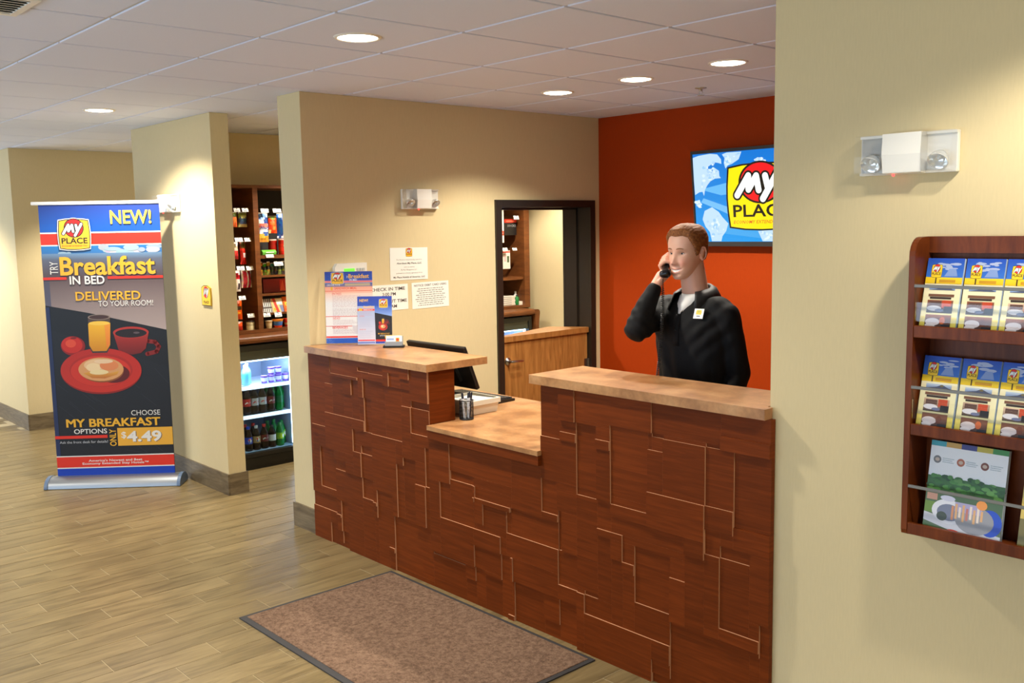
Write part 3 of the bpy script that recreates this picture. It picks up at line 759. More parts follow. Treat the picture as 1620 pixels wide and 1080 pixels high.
# banner stand -----------------------------------------------------
bd = Vector((.636, .772, 0)).normalized(); bn = Vector((bd.y, -bd.x, 0))
bl = Vector((-7.335, 2.126, .062))                 # lower left corner of the vinyl
BW, BH = .846, 1.992
bmid = bl + bd * (BW / 2)
stand = thing('banner_stand', 'retractable breakfast banner on a silver base beside the partition', 'banner', (bmid.x, bmid.y, 0))
g = banner_art(G(BW, BH))
g.build('printed_banner', stand, bl, bd, (0, 0, 1), M_VINYL, lift=.001)
Mb = Matrix(((bd.x, bn.x, 0, bmid.x), (bd.y, bn.y, 0, bmid.y), (0, 0, 1, 0), (0, 0, 0, 1)))   # local x along banner, y to the viewer
m = MB().box(-BW / 2, BW / 2, -.0008, 0.0006, .062, 2.054, M=Mb)
m.build('banner_backing', plain('grey banner back', (150, 150, 152), .6), stand)
m = MB().prism([(-.012, 2.045), (.010, 2.045), (.012, 2.052), (.008, 2.068), (-.008, 2.068), (-.012, 2.06)], 'x', -BW / 2 - .045, BW / 2 + .03, M=Mb)
m.build('top_rail', plain('pale aluminium', (226, 226, 226), .4, .3), stand)
prof = []
for k in range(15):
    a = PI * k / 14
    prof.append((.012 + .098 * math.cos(a), .004 + .074 * math.sin(a)))
m = MB().prism(prof, 'x', -.462, .462, M=Mb)
ob = fix_normals(m.build('base_housing', M_STEEL, stand)); 
for p in ob.data.polygons: p.use_smooth = True
ob.modifiers.new('edge', 'EDGE_SPLIT').split_angle = math.radians(50)
M_CAP = plain('blue grey plastic end cap', (92, 112, 140), .35)
for s in (-1, 1):
    pr2 = [(y * 1.06 + .001, max(.0005, (z - .004) * 1.06 + .003)) for y, z in prof]
    m = MB().prism(pr2, 'x', .462 * s, .486 * s, M=Mb)
    fix_normals(m.build('end_cap', M_CAP, stand, bevel=.004))
MB().tube([tuple(Mb @ Vector((0, -.03, .07))), tuple(Mb @ Vector((0, -.018, 2.045)))], .008).build('support_pole', M_STEEL, stand)

# logo plaque on the partition --------------------------------------
pl = thing('logo_plaque', 'small yellow logo plaque on the partition wall beside the banner', 'sign', (-6.363, 2.905, 1.387))
m = MB()
out = [(-.068, -.064), (.068, -.064), (.072, 0), (.070, .062), (.03, .078), (-.03, .078), (-.070, .062), (-.072, 0)]
m.prism([(-6.363 + a, 1.387 + b) for a, b in out], 'y', 2.8955, 2.9045)
fix_normals(m.build('plate', plain('yellow enamelled plate', (242, 196, 52), .35), pl, bevel=.003))
g = G(.15, .16)
g.poly([(.03, .08), (.97, .08), (.99, .5), (.96, .87), (.7, .97), (.3, .97), (.04, .87), (.01, .5)], (60, 34, 20)); g.poly([(.06, .11), (.94, .11), (.96, .5), (.93, .85), (.7, .94), (.3, .94), (.07, .85), (.04, .5)], (246, 198, 50))
g.ell(.5, .67, .27, .26, (214, 44, 30))
for rr, cc in ((.06, (60, 24, 16)), (.038, WHT)):
    g.line([(.28, .55), (.40, .80), (.42, .62), (.52, .80), (.55, .60)], rr, cc); g.line([(.62, .80), (.64, .66)], rr, cc); g.line([(.78, .82), (.58, .48)], rr, cc)
g.text('PLACE', .24, .18, .76, .30, (40, 24, 16), .03)
g.build('logo', pl, (-6.438, 2.8945, 1.311), (1, 0, 0), (0, 0, 1))

# television ---------------------------------------------------------
TW, TH = 1.09, .617
tv = thing('television', 'flat television on the red wall showing a world map and yellow logo', 'television', (-3.475, 5.38, 1.69))
tU = Vector((1, 0, 0)); tV = Vector((0, -.062, .614)).normalized(); tN = tU.cross(tV)
T0 = Vector((-4.02, 5.372, 1.69))
g = G(TW, TH)
g.rect(.004, .03, .996, .982, (0, 148, 226), (0, 112, 206))
for c, pts in (((96, 178, 234), [(.05, .60), (.25, .66), (.45, .62), (.62, .70), (.62, .62), (.4, .56), (.2, .53)]), ((110, 182, 238), [(.07, .505), (.25, .40), (.35, .30), (.35, .25), (.2, .36), (.05, .46)]), ((60, 160, 226), [(.2, .25), (.5, .14), (.8, .2), (.97, .12), (.97, .05), (.5, .06), (.2, .12)]), ((90, 176, 232), [(.7, .9), (.97, .8), (.97, .7), (.75, .78)])):
    g.poly(pts, c)
NA = [(0.005,0.945),(0.048,0.963),(0.088,0.969),(0.135,0.975),(0.188,0.963),(0.213,0.910),(0.215,0.860),(0.189,0.874),(0.162,0.882),(0.130,0.852),(0.106,0.832),(0.112,0.775),(0.139,0.773),(0.160,0.827),(0.194,0.790),(0.196,0.734),(0.206,0.711),(0.164,0.709),(0.128,0.684),(0.103,0.641),(0.085,0.596),(0.075,0.529),(0.065,0.575),(0.041,0.571),(0.008,0.544),(0.005,0.694)]
GR = [(0.223,0.959),(0.257,0.975),(0.361,0.972),(0.340,0.896),(0.290,0.852),(0.260,0.839),(0.244,0.807),(0.234,0.864),(0.240,0.918)]
CA = [(0.007,0.475),(0.042,0.491),(0.056,0.438),(0.046,0.398),(0.019,0.423)]
SA = [(0.058,0.277),(0.077,0.368),(0.133,0.406),(0.182,0.352),(0.207,0.295),(0.247,0.226),(0.229,0.147),(0.200,0.090),(0.190,0.036),(0.120,0.036),(0.108,0.137),(0.078,0.195)]
IC = [(0.445,0.879),(0.474,0.903),(0.502,0.883),(0.530,0.859),(0.501,0.851)]
AF = [(0.456,0.143),(0.58,0.16),(0.62,0.12),(0.59,0.036),(0.485,0.036)]
EU = [(.62, .93), (.70, .965), (.85, .95), (.985, .96), (.99, .5), (.92, .42), (.86, .52), (.8, .46), (.76, .6), (.7, .56), (.72, .7), (.64, .74), (.62, .86)]
rr = random.Random(9)
for pts in (NA, GR, CA, SA, IC, AF, EU):
    g.poly(pts, (184, 214, 238))
    cx = sum(p[0] for p in pts) / len(pts); cy = sum(p[1] for p in pts) / len(pts)
    for k in range(26):
        p = rr.choice(pts); f = rr.uniform(.05, .8)
        c = rr.choice([(206, 228, 244), (170, 204, 234), (216, 232, 246), (150, 196, 232)])
        g.ell(cx + (p[0] - cx) * f, cy + (p[1] - cy) * f, rr.uniform(.004, .014), rr.uniform(.006, .02), c, 9)
g.logo(.487, .49, .465, .66, (255, 226, 0), (236, 22, 30), False)
g.build('screen', tv, T0, tU, tV, attr_mat('backlit screen', .15, 0.74), lift=.002)
Mt = Matrix(((1, 0, 0, T0.x), (0, tV.y, -tN.y, T0.y), (0, tV.z, -tN.z, T0.z), (0, 0, 0, 1)))   # local x, up, back
m = MB(); b_ = .010
m.box(-b_, 0.002, -.012, TH + b_, -.006, .03, M=Mt); m.box(TW - .002, TW + b_, -.012, TH + b_, -.006, .03, M=Mt)
m.box(0, TW, -.012, .018, -.006, .03, M=Mt); m.box(0, TW, TH - .010, TH + b_, -.006, .03, M=Mt)
m.box(0, TW, 0, TH, .0005, .03, M=Mt)
fix_normals(m.build('bezel', plain('grey black bezel', (46, 46, 48), .35), tv))
g = G(.03, .006); g.rect(0, 0, 1, 1, (150, 150, 152))
g.build('maker_mark', tv, T0 + tU * .80 + tV * -.004, tU, tV, lift=.0072)
m = MB(); m.box(.35, .75, .15, .45, .03, .048, M=Mt)
m.box(T0.x + .40, T0.x + .70, 5.385, 5.4295, 1.80, 2.1)
m.build('wall_mount', M_BLACK, tv)

# emergency lights ---------------------------------------------------
M_CLEAR = glass('clear lens', alpha=.10)
M_REFL = plain('bright lamp reflector', (240, 240, 236), .12, .6)
def emergency_light(label, M, W_, H_, D_, lit):
    """local: x along the wall, y out of the wall, z up; centred"""
    t = thing('emergency_light', label, 'emergency light', tuple(M @ Vector((0, 0, 0))), 0, None)
    w = W_ / 2; h = H_ / 2; c = W_ * .20
    m = MB()
    m.prism([(0, -h), (D_ * .86, -h * .96), (D_, -h * .05), (D_ * .93, h), (0, h)], 'x', -c, c, M=M)
    m.box(-w, w, 0, D_ * .30, -h, h, M=M)
    fix_normals(m.build('housing', M_WHITE, t, bevel=.003))
    for s in (-1, 1):
        m = MB()
        o = [(D_ * .3, -h * .98), (D_ * .95, -h * .92), (D_ * 1.02, -h * .05), (D_ * .92, h * .98), (D_ * .3, h * .98)]
        m.prism(o, 'x', s * (c + .001), s * (w - .001), M=M)
        fix_normals(m.build('clear_cover', M_CLEAR, t, bevel=.003))
        x0 = s * (c + (w - c) * .5)
        R_ = M @ Matrix.Translation((x0, D_ * .42, -h * .15)) @ Matrix.Rotation(-PI / 2 - .75, 4, 'X')
        lm = MB().lathe([(.0001, -.006), (.016, .0), (.022, .010), (.026, .024), (.0265, .0265), (.025, .0265), (.021, .012), (.014, .004), (.0001, -.001)], M=R_ @ Matrix.Scale(1.15, 4), n=20)
        lo = lm.build('lamp', M_REFL, t)
        MB().lathe([(.006, .0), (.007, .018), (.0001, .024)], M=R_, n=10).build('bulb', M_WHITE, lo)
        fr_ = MB()
        fr_.box(min(s * c, s * w), max(s * c, s * w), D_ * .3, D_ * .4, h * .86, h * .98, M=M); fr_.box(min(s * c, s * w), max(s * c, s * w), D_ * .3, D_ * .4, -h * .98, -h * .86, M=M)
        fr_.build('lamp_rim', M_WHITE, lo)
    MB().lathe([(.004, 0), (.004, -.004), (.0001, -.006)], M=M @ Matrix.Translation((-c * .55, D_ * .6, -h)), n=10).build('indicator', plain('red indicator', (255, 60, 60), .4, emit=(255, 40, 40), estr=6.0), t)
    return t
def wallM(x, y, z, out, along):
    o = Vector(out); a = Vector(along)
    return Matrix(((a.x, o.x, 0, x), (a.y, o.y, 0, y), (0, 0, 1, z), (0, 0, 0, 1)))
emergency_light('white twin emergency light high on the right wall above the brochure rack', wallM(-1.372, 2.8995, 2.033, (0, -1, 0), (1, 0, 0)), .30, .122, .066, True)
emergency_light('white twin emergency light on the beige notice wall above the notices', wallM(NX + .0005, 3.727, 2.018, (1, 0, 0), (0, 1, 0)), .285, .125, .066, False)
emergency_light('white twin emergency light on the partition wall by the banner top corner', wallM(-6.90, 2.9045, 2.045, (0, -1, 0), (1, 0, 0)), .36, .13, .066, False)
# ------------------------------------------------------------------ wall papers
def wall_paper(name, label, y0, y1, z0, z1, art, group=None, rot=0.0):
    t = thing(name, label, 'notice', (NX, (y0 + y1) / 2, z0))
    cy, cz = (y0 + y1) / 2, (z0 + z1) / 2
    U = Vector((0, math.cos(rot), math.sin(rot))); V = Vector((0, -math.sin(rot), math.cos(rot)))
    O = Vector((NX + .0022, cy, cz)) - U * ((y1 - y0) / 2) - V * ((z1 - z0) / 2)
    m = MB().box(0, y1 - y0, 0, z1 - z0, 0, .0014, M=Matrix(((0, 0, 1, O.x - .0014), (U.y, V.y, 0, O.y), (U.z, V.z, 0, O.z), (0, 0, 0, 1))))
    fix_normals(m.build('paper_sheet', M_PAPER, t))
    g = G(y1 - y0, z1 - z0, .00003); art(g)
    g.build('print', t, O, U, V, lift=.0003)
    return t
INK = (70, 62, 56)
def art1(g):
    g.logo(.5, .845, .17, .25, (240, 186, 50), small=False, white_edge=False)
    g.text('This Hotel is independently owned by', .16, .600, .84, .645, (120, 110, 100), .0, res=1)
    g.text('Aberdeen My Place, LLC', .17, .475, .83, .545, INK, .02, res=2)
    g.text('and is operated by', .36, .375, .64, .42, (120, 110, 100), res=1)
    g.text('My Place Management, LLC', .28, .285, .70, .335, (120, 110, 100), res=1)
    g.text('pursuant to a license agreement from', .16, .185, .85, .235, (120, 110, 100), res=1)
    g.text('My Place Hotels of America, LLC', .08, .045, .92, .115, INK, .02, res=2)
def art2(g):
    g.text('NOTICE: DEBIT CARD USERS', .06, .845, .94, .925, INK, .02, res=2)
    g.lines(.07, .93, .08, .79, 9, (132, 124, 114), 3, .34)
def art3(g):
    g.text('CHECK IN TIME', .10, .77, .93, .90, INK, .025, res=2)
    g.text('3:00 PM', .38, .57, .70, .70, INK, .025, res=2)
    g.text('CHECK OUT TIME', .06, .29, .97, .42, INK, .025, res=2)
    g.text('11:00 AM', .34, .09, .72, .22, INK, .025, res=2)
wall_paper('wall_notice', 'white ownership notice with yellow logo, topmost of the papers on the beige wall', 3.487, 3.783, 1.508, 1.713, art1, rot=-.012)
wall_paper('wall_notice', 'white debit card notice full of small print, lower right on the beige wall', 3.65, 3.951, 1.318, 1.487, art2, rot=.008)
wall_paper('wall_notice', 'white check in time notice partly hidden behind the standing flyers', 3.30, 3.618, 1.322, 1.484, art3)

th = thing('alarm_keypad', 'white wall keypad with green display behind the tall flyer', 'keypad', (NX, 3.18, 1.50))
m = MB().prism([(3.068, 1.49), (3.295, 1.49), (3.295, 1.632), (3.085, 1.632), (3.068, 1.61)], 'x', NX + .0006, NX + .03)
fix_normals(m.build('housing', M_WHITE, th, bevel=.006))
MB().box(NX + .03, NX + .032, 3.130, 3.205, 1.565, 1.60).build('display', plain('green lit display', (110, 226, 70), .3, emit=(96, 220, 60), estr=.7), th)
m = MB()
for a in range(4):
    for b in range(3): m.box(NX + .03, NX + .034, 3.222 + b * .020, 3.237 + b * .020, 1.515 + a * .023, 1.531 + a * .023)
m.build('keys', plain('pale grey keys', (190, 194, 190), .5), th)

# ------------------------------------------------------------------ flyers on the raised counter
cr_ = Vector((.671, .741, 0)).normalized(); cf_ = Vector((.741, -.671, 0)).normalized()
M_ACRS = glass('acrylic sheet', alpha=.06)
def flyer(name, label, LL, w, h, lean, art, foot):
    LL = Vector(LL); V = Vector((-cf_.x * lean, -cf_.y * lean, 1)).normalized()
    c = LL + cr_ * (w / 2)
    t = thing(name, label, 'flyer', (c.x, c.y, LL.z))
    N = cr_.cross(V)
    m = MB()
    M = Matrix(((cr_.x, V.x, N.x, LL.x), (cr_.y, V.y, N.y, LL.y), (cr_.z, V.z, N.z, LL.z), (0, 0, 0, 1)))
    m.box(.001, w - .001, .004, h, 0, .0015, M=M)
    fix_normals(m.build('sheet', M_PAPER, t))
    g = G(w - .002, h - .004, .00003); art(g)
    g.build('print', t, LL + cr_ * .001 + V * .004, cr_, V, lift=.0018)
    a = MB(); a.box(-.004, w + .004, .002, h + .002, .0065, .008, M=M)
    a.box(-.004, w + .004, 0, .004, -.002, foot, M=M)
    fix_normals(a.build('acrylic_holder', M_ACRS, t))
    return t
def art_big(g):
    g.rect(0, 0, 1, 1, (240, 238, 236)); g.rect(0, .86, 1, 1, (30, 84, 186), (44, 62, 160))
    g.rect(0, .845, 1, .868, WHT); g.rect(0, .850, 1, .864, REDB); g.rect(0, .872, 1, .876, REDB)
    g.rect(0, .785, 1, .845, (150, 130, 150), (70, 96, 170)); g.rect(0, .70, 1, .79, (250, 196, 170), (246, 168, 140))
    g.rect(.42, .80, .95, .835, (190, 170, 140)); g.rect(0, .56, 1, .70, (240, 238, 236), (250, 214, 194))
    g.text('Breakfast', .50, .905, .93, .965, YEL, .03, res=2); g.text('TRY', .46, .91, .49, .945, WHT, up=True, res=1); g.text('IN BED', .52, .872, .68, .898, WHT, .02, res=2)
    g.logo(.265, .905, .25, .15, (246, 190, 50), small=False)
    g.text('CHOOSE YOUR', .04, .803, .32, .828, WHT, .02, res=1)
    g.text('SANDWICH MEAL', .20, .752, .67, .785, (232, 96, 70), .02, res=2); g.text('1', .12, .742, .16, .79, (244, 186, 40), .04, res=1)
    g.rect(0, .727, 1, .734, (238, 96, 70))
    g.text('ENTREES', .15, .675, .34, .71, (226, 90, 76), .0, res=2)
    g.lines(.15, .90, .50, .67, 9, (206, 176, 176), 4, .28, 'l'); g.lines(.15, .80, .385, .49, 7, (190, 172, 176), 7, .3, 'l')
    g.rect(0, .372, 1, .380, (226, 80, 66)); g.text('SIDES', .15, .335, .30, .367, (226, 80, 70), .0, res=2); g.lines(.15, .70, .255, .33, 5, (200, 180, 184), 8, .3, 'l')
    g.rect(0, .236, 1, .244, (226, 80, 66)); g.text('BEVERAGES', .14, .205, .46, .235, (232, 70, 60), .01, res=2); g.lines(.15, .75, .13, .20, 5, (190, 170, 176), 9, .3, 'l')
    g.poly([(.55, .25), (.80, .23), (.74, .12), (.60, .13)], (222, 214, 216))
    g.rect(0, .075, 1, .10, REDB); g.rect(0, .072, 1, .077, WHT); g.rect(0, 0, 1, .072, (34, 92, 196))
def art_small(g):
    g.rect(0, 0, 1, 1, (214, 212, 226), (150, 170, 214)); g.rect(0, .80, 1, 1, (40, 80, 180), (44, 66, 170))
    g.poly([(.50, .80), (1, .80), (1, .58), (.50, .66)], (140, 170, 226), (56, 96, 190))
    g.rect(0, 0.02, .5, .70, (226, 220, 228), (170, 184, 214))
    g.text('NEW!', .06, .885, .31, .945, (246, 196, 50), .035, res=2)
    g.text('Breakfast', .18, .755, .48, .805, YEL, .03, res=2); g.rect(.0, .70, .50, .74, (236, 84, 70)); g.rect(.04, .70, .14, .755, (246, 190, 50)); g.text('MEALS', .18, .708, .44, .732, (250, 220, 214), .02, res=1)
    g.lines(.06, .44, .60, .69, 5, (196, 160, 180), 2, .3, 'l'); g.text('ENTREES', .06, .575, .20, .60, (226, 90, 76), res=1)
    g.lines(.06, .46, .36, .56, 10, (184, 184, 204), 5, .3, 'l'); g.text('BEVERAGES', .06, .30, .24, .325, (226, 90, 76), res=1); g.lines(.06, .46, .12, .29, 9, (184, 184, 204), 6, .3, 'l')
    g.rect(.01, .075, .5, .10, (230, 60, 70)); g.rect(0, .02, .5, .06, (120, 140, 206))
    g.poly([(.50, .66), (1, .58), (1, .09), (.53, .09), (.52, .10)], (30, 24, 26))
    g.plate(.745, .40, .34, .235)
    g.text('MY BREAKFAST', .59, .205, .93, .235, YEL, .02, res=1); g.text('OPTIONS', .64, .165, .80, .19, WHT, .02, res=1); g.rect(.79, .12, 1, .19, (244, 190, 60)); g.text('$4.49', .81, .13, .98, .18, WHT, .03, res=1)
    g.rect(.52, .06, 1, .10, REDB); g.rect(.52, .02, 1, .055, (40, 70, 180))
    g.logo(.755, .845, .24, .17, (244, 190, 50), small=False)
flyer('menu_flyer', 'tall breakfast menu flyer standing at the left end of the raised counter', (-4.945, 2.985, 1.1572), .285, .43, .06, art_big, .03)
flyer('menu_flyer', 'small breakfast flyer with a dark plate picture, standing before the tall menu flyer', (-4.745, 3.075, 1.1572), .205, .287, .14, art_small, .03)

ch = thing('card_holder', 'black based business card holder on the left raised counter', 'card holder', (-4.505, 3.165, 1.1572))
Mh = Matrix(((cr_.x, cf_.x, 0, -4.505), (cr_.y, cf_.y, 0, 3.165), (0, 0, 1, 1.1572), (0, 0, 0, 1)))    # x along width, y to the viewer
m = MB().prism([(-.03, 0), (.032, 0), (.032, .008), (.026, .011), (-.026, .011), (-.03, .008)], 'x', -.060, .060, M=Mh)
fix_normals(m.build('base', M_BLACK, ch, bevel=.002))
m = MB(); m.prism([(.004, .011), (.022, .011), (.017, .034), (.014, .034)], 'x', -.05, .05, M=Mh); m.prism([(-.02, .011), (-.015, .011), (-.028, .06), (-.031, .058)], 'x', -.05, .05, M=Mh)
fix_normals(m.build('cradle', plain('satin grey metal', (150, 150, 152), .4, .6), ch))
m = MB().prism([(-.012, .014), (.008, .014), (-.004, .064), (-.022, .064)], 'x', -.046, .046, M=Mh)
fix_normals(m.build('business_cards', M_PAPER, ch))
g = G(.088, .046, .00003); g.rect(0, 0, 1, 1, (236, 238, 240)); g.rect(.04, .55, .50, .8, (150, 168, 206)); g.text('ABERDEEN', .06, .2, .5, .38, (120, 124, 130), res=1); g.rect(.62, .22, .86, .86, (240, 186, 50)); g.ell(.74, .62, .09, .18, (206, 60, 30), 12)
Vc = (Mh.to_3x3() @ Vector((0, -.012, .05))).normalized()
g.build('card_print', ch, Mh @ Vector((-.044, .0085, .016)), cr_, Vc, lift=.0004)

# ------------------------------------------------------------------ workstation
mon = thing('monitor', 'black computer monitor behind the left raised counter, seen from its back', 'monitor', (-4.29, 3.36, .8502))
Vm = Vector((0, .095, -.243)).normalized(); Nm = Vector((0, -Vm.z, Vm.y)) * -1
MM = Matrix(((1, 0, 0, -4.56), (0, -Vm.y, Vm.z, 3.395), (0, -Vm.z, -Vm.y, .937), (0, 0, 0, 1)))   # x width, y up the panel, z toward the lobby
m = MB(); m.box(0, .53, 0, .262, -.012, .012, M=MM)
fix_normals(m.build('panel', M_BLACK, mon, bevel=.005))
m = MB(); m.prism([(.10, .05), (.43, .05), (.40, .20), (.13, .20)], 'z', .0125, .034, M=MM)
fix_normals(m.build('rear_housing', plain('black moulded rear', (22, 22, 23), .55), mon, bevel=.006))
MB().box(.012, .518, .014, .25, -.0128, -.0122, M=MM).build('screen', plain('dark screen glass', (10, 11, 14), .08), mon)
m = MB(); m.tube([(-4.295, 3.345, .86), (-4.295, 3.33, 1.03)], .022); m.lathe([(.11, 0), (.11, .006), (.08, .012), (.02, .02)], M=Matrix.Translation((-4.295, 3.345, .8502)), n=24)
m.build('stand', M_BLACK, mon)

kb = thing('keyboard', 'black computer keyboard on the lower worktop behind the white tray', 'keyboard', (-4.19, 3.53, .8502))
Mk = Matrix.Translation((-4.19, 3.53, .8502)) @ Matrix.Rotation(.06, 4, 'Z')
m = MB().prism([(-.068, 0), (.068, 0), (.068, .014), (-.068, .022)], 'x', -.225, .225, M=Mk)
fix_normals(m.build('case', M_BLACK, kb, bevel=.004))
m = MB()
for r_ in range(6):
    for c_ in range(20):
        x = -.213 + c_ * .0214; y = -.056 + r_ * .0196
        zt = .022 - (y + .068) / .136 * .008
        m.box(x, x + .0178, y, y + .0155, zt - .001, zt + .006, M=Mk)
m.build('keys', plain('charcoal keys', (34, 34, 36), .5), kb)

ty = thing('letter_tray', 'off-white plastic tray holding papers on the lower worktop', 'tray', (-3.92, 3.24, .8502))
def frus(m, x0, x1, y0, y1, z0, z1, t0, M=None):
    V = [(x0 + t0, y0 + t0, z0), (x1 - t0, y0 + t0, z0), (x1 - t0, y1 - t0, z0), (x0 + t0, y1 - t0, z0), (x0, y0, z1), (x1, y0, z1), (x1, y1, z1), (x0, y1, z1)]
    m.add(V, [(3, 2, 1, 0), (0, 1, 5, 4), (1, 2, 6, 5), (2, 3, 7, 6), (3, 0, 4, 7)])
m = MB(); frus(m, -4.035, -3.805, 3.135, 3.345, .8505, .905, .008); frus(m, -4.03, -3.81, 3.14, 3.34, .8525, .906, .008)
m.box(-4.04, -3.798, 3.128, 3.138, .900, .928); m.box(-4.04, -3.798, 3.342, 3.352, .900, .928); m.box(-4.04, -4.03, 3.138, 3.342, .900, .928); m.box(-3.808, -3.798, 3.138, 3.342, .900, .928)
m.build('tray_body', plain('off white moulded plastic', (226, 220, 200), .45), ty, bevel=.002)
for k, (rz, cc, dz) in enumerate([(.05, (236, 234, 226), 0), (-.14, (196, 222, 222), .006), (.22, (244, 242, 236), .011)]):
    p_ = thing('paper_sheet', ['white paper sheet lowest in the off-white tray', 'pale teal paper slip lying in the off-white tray', 'white paper sheet on top in the off-white tray'][k], 'paper', (-3.92 + .01 * k, 3.24, .908 + dz), rz)
    MB().box(-.085, .085, -.075, .075, 0, .0025).build('sheet', plain('paper ' + str(k), cc, .7), p_, world=False)
    MB().box(-.06, .05, -.05, -.03, .0025, .0027).build('printed_line', plain('grey print', (160, 160, 160), .7), p_, world=False)

def mesh_mat():
    m, n, l, b = new_mat('black wire mesh')
    b.inputs['Base Color'].default_value = lin((40, 38, 36)); b.inputs['Metallic'].default_value = .6; b.inputs['Roughness'].default_value = .45
    return m
cup = thing('pen_cup', 'black wire mesh pen cup at the foot of the left wing', 'cup', (-3.765, 3.085, .8502))
m = MB(); Rc = .036
for k in range(30):
    a = 2 * PI * k / 30
    for sgn in (-1, 1):
        pts = []
        for q in range(5):
            b_ = a + sgn * q * .13; pts.append((-3.765 + Rc * math.cos(b_), 3.085 + Rc * math.sin(b_), .853 + q * .0245))
        m.tube(pts, .0007, n=3, cap=False)
m.build('wire_mesh', mesh_mat(), cup)
T = Matrix.Translation((-3.765, 3.085, .8502))
MB().lathe([(.037, 0), (.0378, .003), (.0378, .006), (.0365, .008), (.0001, .004)], M=T, n=28).build('cup_base', M_BLACK, cup)
ring_ = [(Rc + .0022 * math.cos(2 * PI * k / 8), .100 + .0022 * math.sin(2 * PI * k / 8)) for k in range(9)]
MB().lathe(ring_, M=T, n=28, cap=False).build('rim', M_BLACK, cup)
for k, (ax, ay, tx, ty_, cc, nm) in enumerate([(-.010, -.008, -.020, -.012, (238, 238, 236), 'white pen standing leftmost in the mesh cup'), (.004, -.012, .002, -.026, (240, 240, 238), 'white pen in front in the mesh cup'), (.012, .004, .026, .002, (232, 234, 238), 'white pen leaning right in the mesh cup'), (-.004, .010, -.012, .024, (226, 228, 232), 'white pen standing at the back of the mesh cup'), (.010, .012, .018, .022, (40, 42, 60), 'dark pen in the mesh cup')]):
    pn = thing('pen', nm, 'pen', (-3.765 + ax, 3.085 + ay, .856), 0)
    a = Vector((-3.765 + ax, 3.085 + ay, .857)); b_ = Vector((-3.765 + tx, 3.085 + ty_, .985 + .006 * (k % 3)))
    d = b_ - a
    MB().tube([a, a + d * .78], .0042, n=8).build('barrel', plain('pen barrel %d' % k, cc, .35), pn)
    MB().tube([a + d * .78, a + d * .97, b_], [.0048, .0046, .002], n=8).build('pen_cap', plain('pen cap', (24, 26, 40), .35), pn)

# ------------------------------------------------------------------ brochure rack
RX0, RX1 = -1.305, -.66
M_RAIL = plain('dull grey aluminium rail', (128, 124, 116), .5, .7)
rack = thing('brochure_rack', 'cherry wooden wall rack with three tiers of brochures', 'rack', (-.98, 2.84, .845))
def side(x0, x1):
    o = [(2.899, .846), (2.774, .886), (2.770, .90), (2.770, 1.725)]
    for k in range(7):
        a = PI / 2 * k / 6; o.append((2.770 + .055 * (1 - math.cos(a)), 1.728 + .055 * math.sin(a)))
    o += [(2.899, 1.783)]
    m = MB().prism(o, 'x', x0, x1); fix_normals(m.build('side_panel', M_CHERRY, rack, bevel=.002))
side(RX0, RX0 + .018); side(RX1 - .018, RX1)
MB().box(RX0 + .018, RX1 - .018, 2.888, 2.899, .85, 1.783).build('back_panel', M_CHERRY, rack)
fix_normals(MB().prism([(2.86, 1.735), (2.86, 1.783), (2.886, 1.783), (2.886, 1.735)], 'x', RX0 + .018, RX1 - .018).build('top_rail', M_CHERRY, rack))
for zt, zb in ((1.523, 1.487), (1.227, 1.193), (.922, .887)):
    MB().box(RX0 + .018, RX1 - .018, 2.772, 2.786, zb, zt).build('front_lip', M_CHERRY, rack, bevel=.002)
    MB().box(RX0 + .018, RX1 - .018, 2.786, 2.888, zb, zb + .012).build('shelf', M_CHERRY, rack)
for zr in (1.640, 1.338, 1.036):
    MB().box(RX0 + .016, RX1 - .016, 2.770, 2.775, zr - .0048, zr + .0048).build('guard_rail', M_RAIL, rack, bevel=.0012)
for zr in (1.58, 1.288):
    MB().box(RX0 + .02, RX1 - .02, 2.778, 2.7805, zr - .045, zr + .012).build('acrylic_guard', M_ACR, rack)

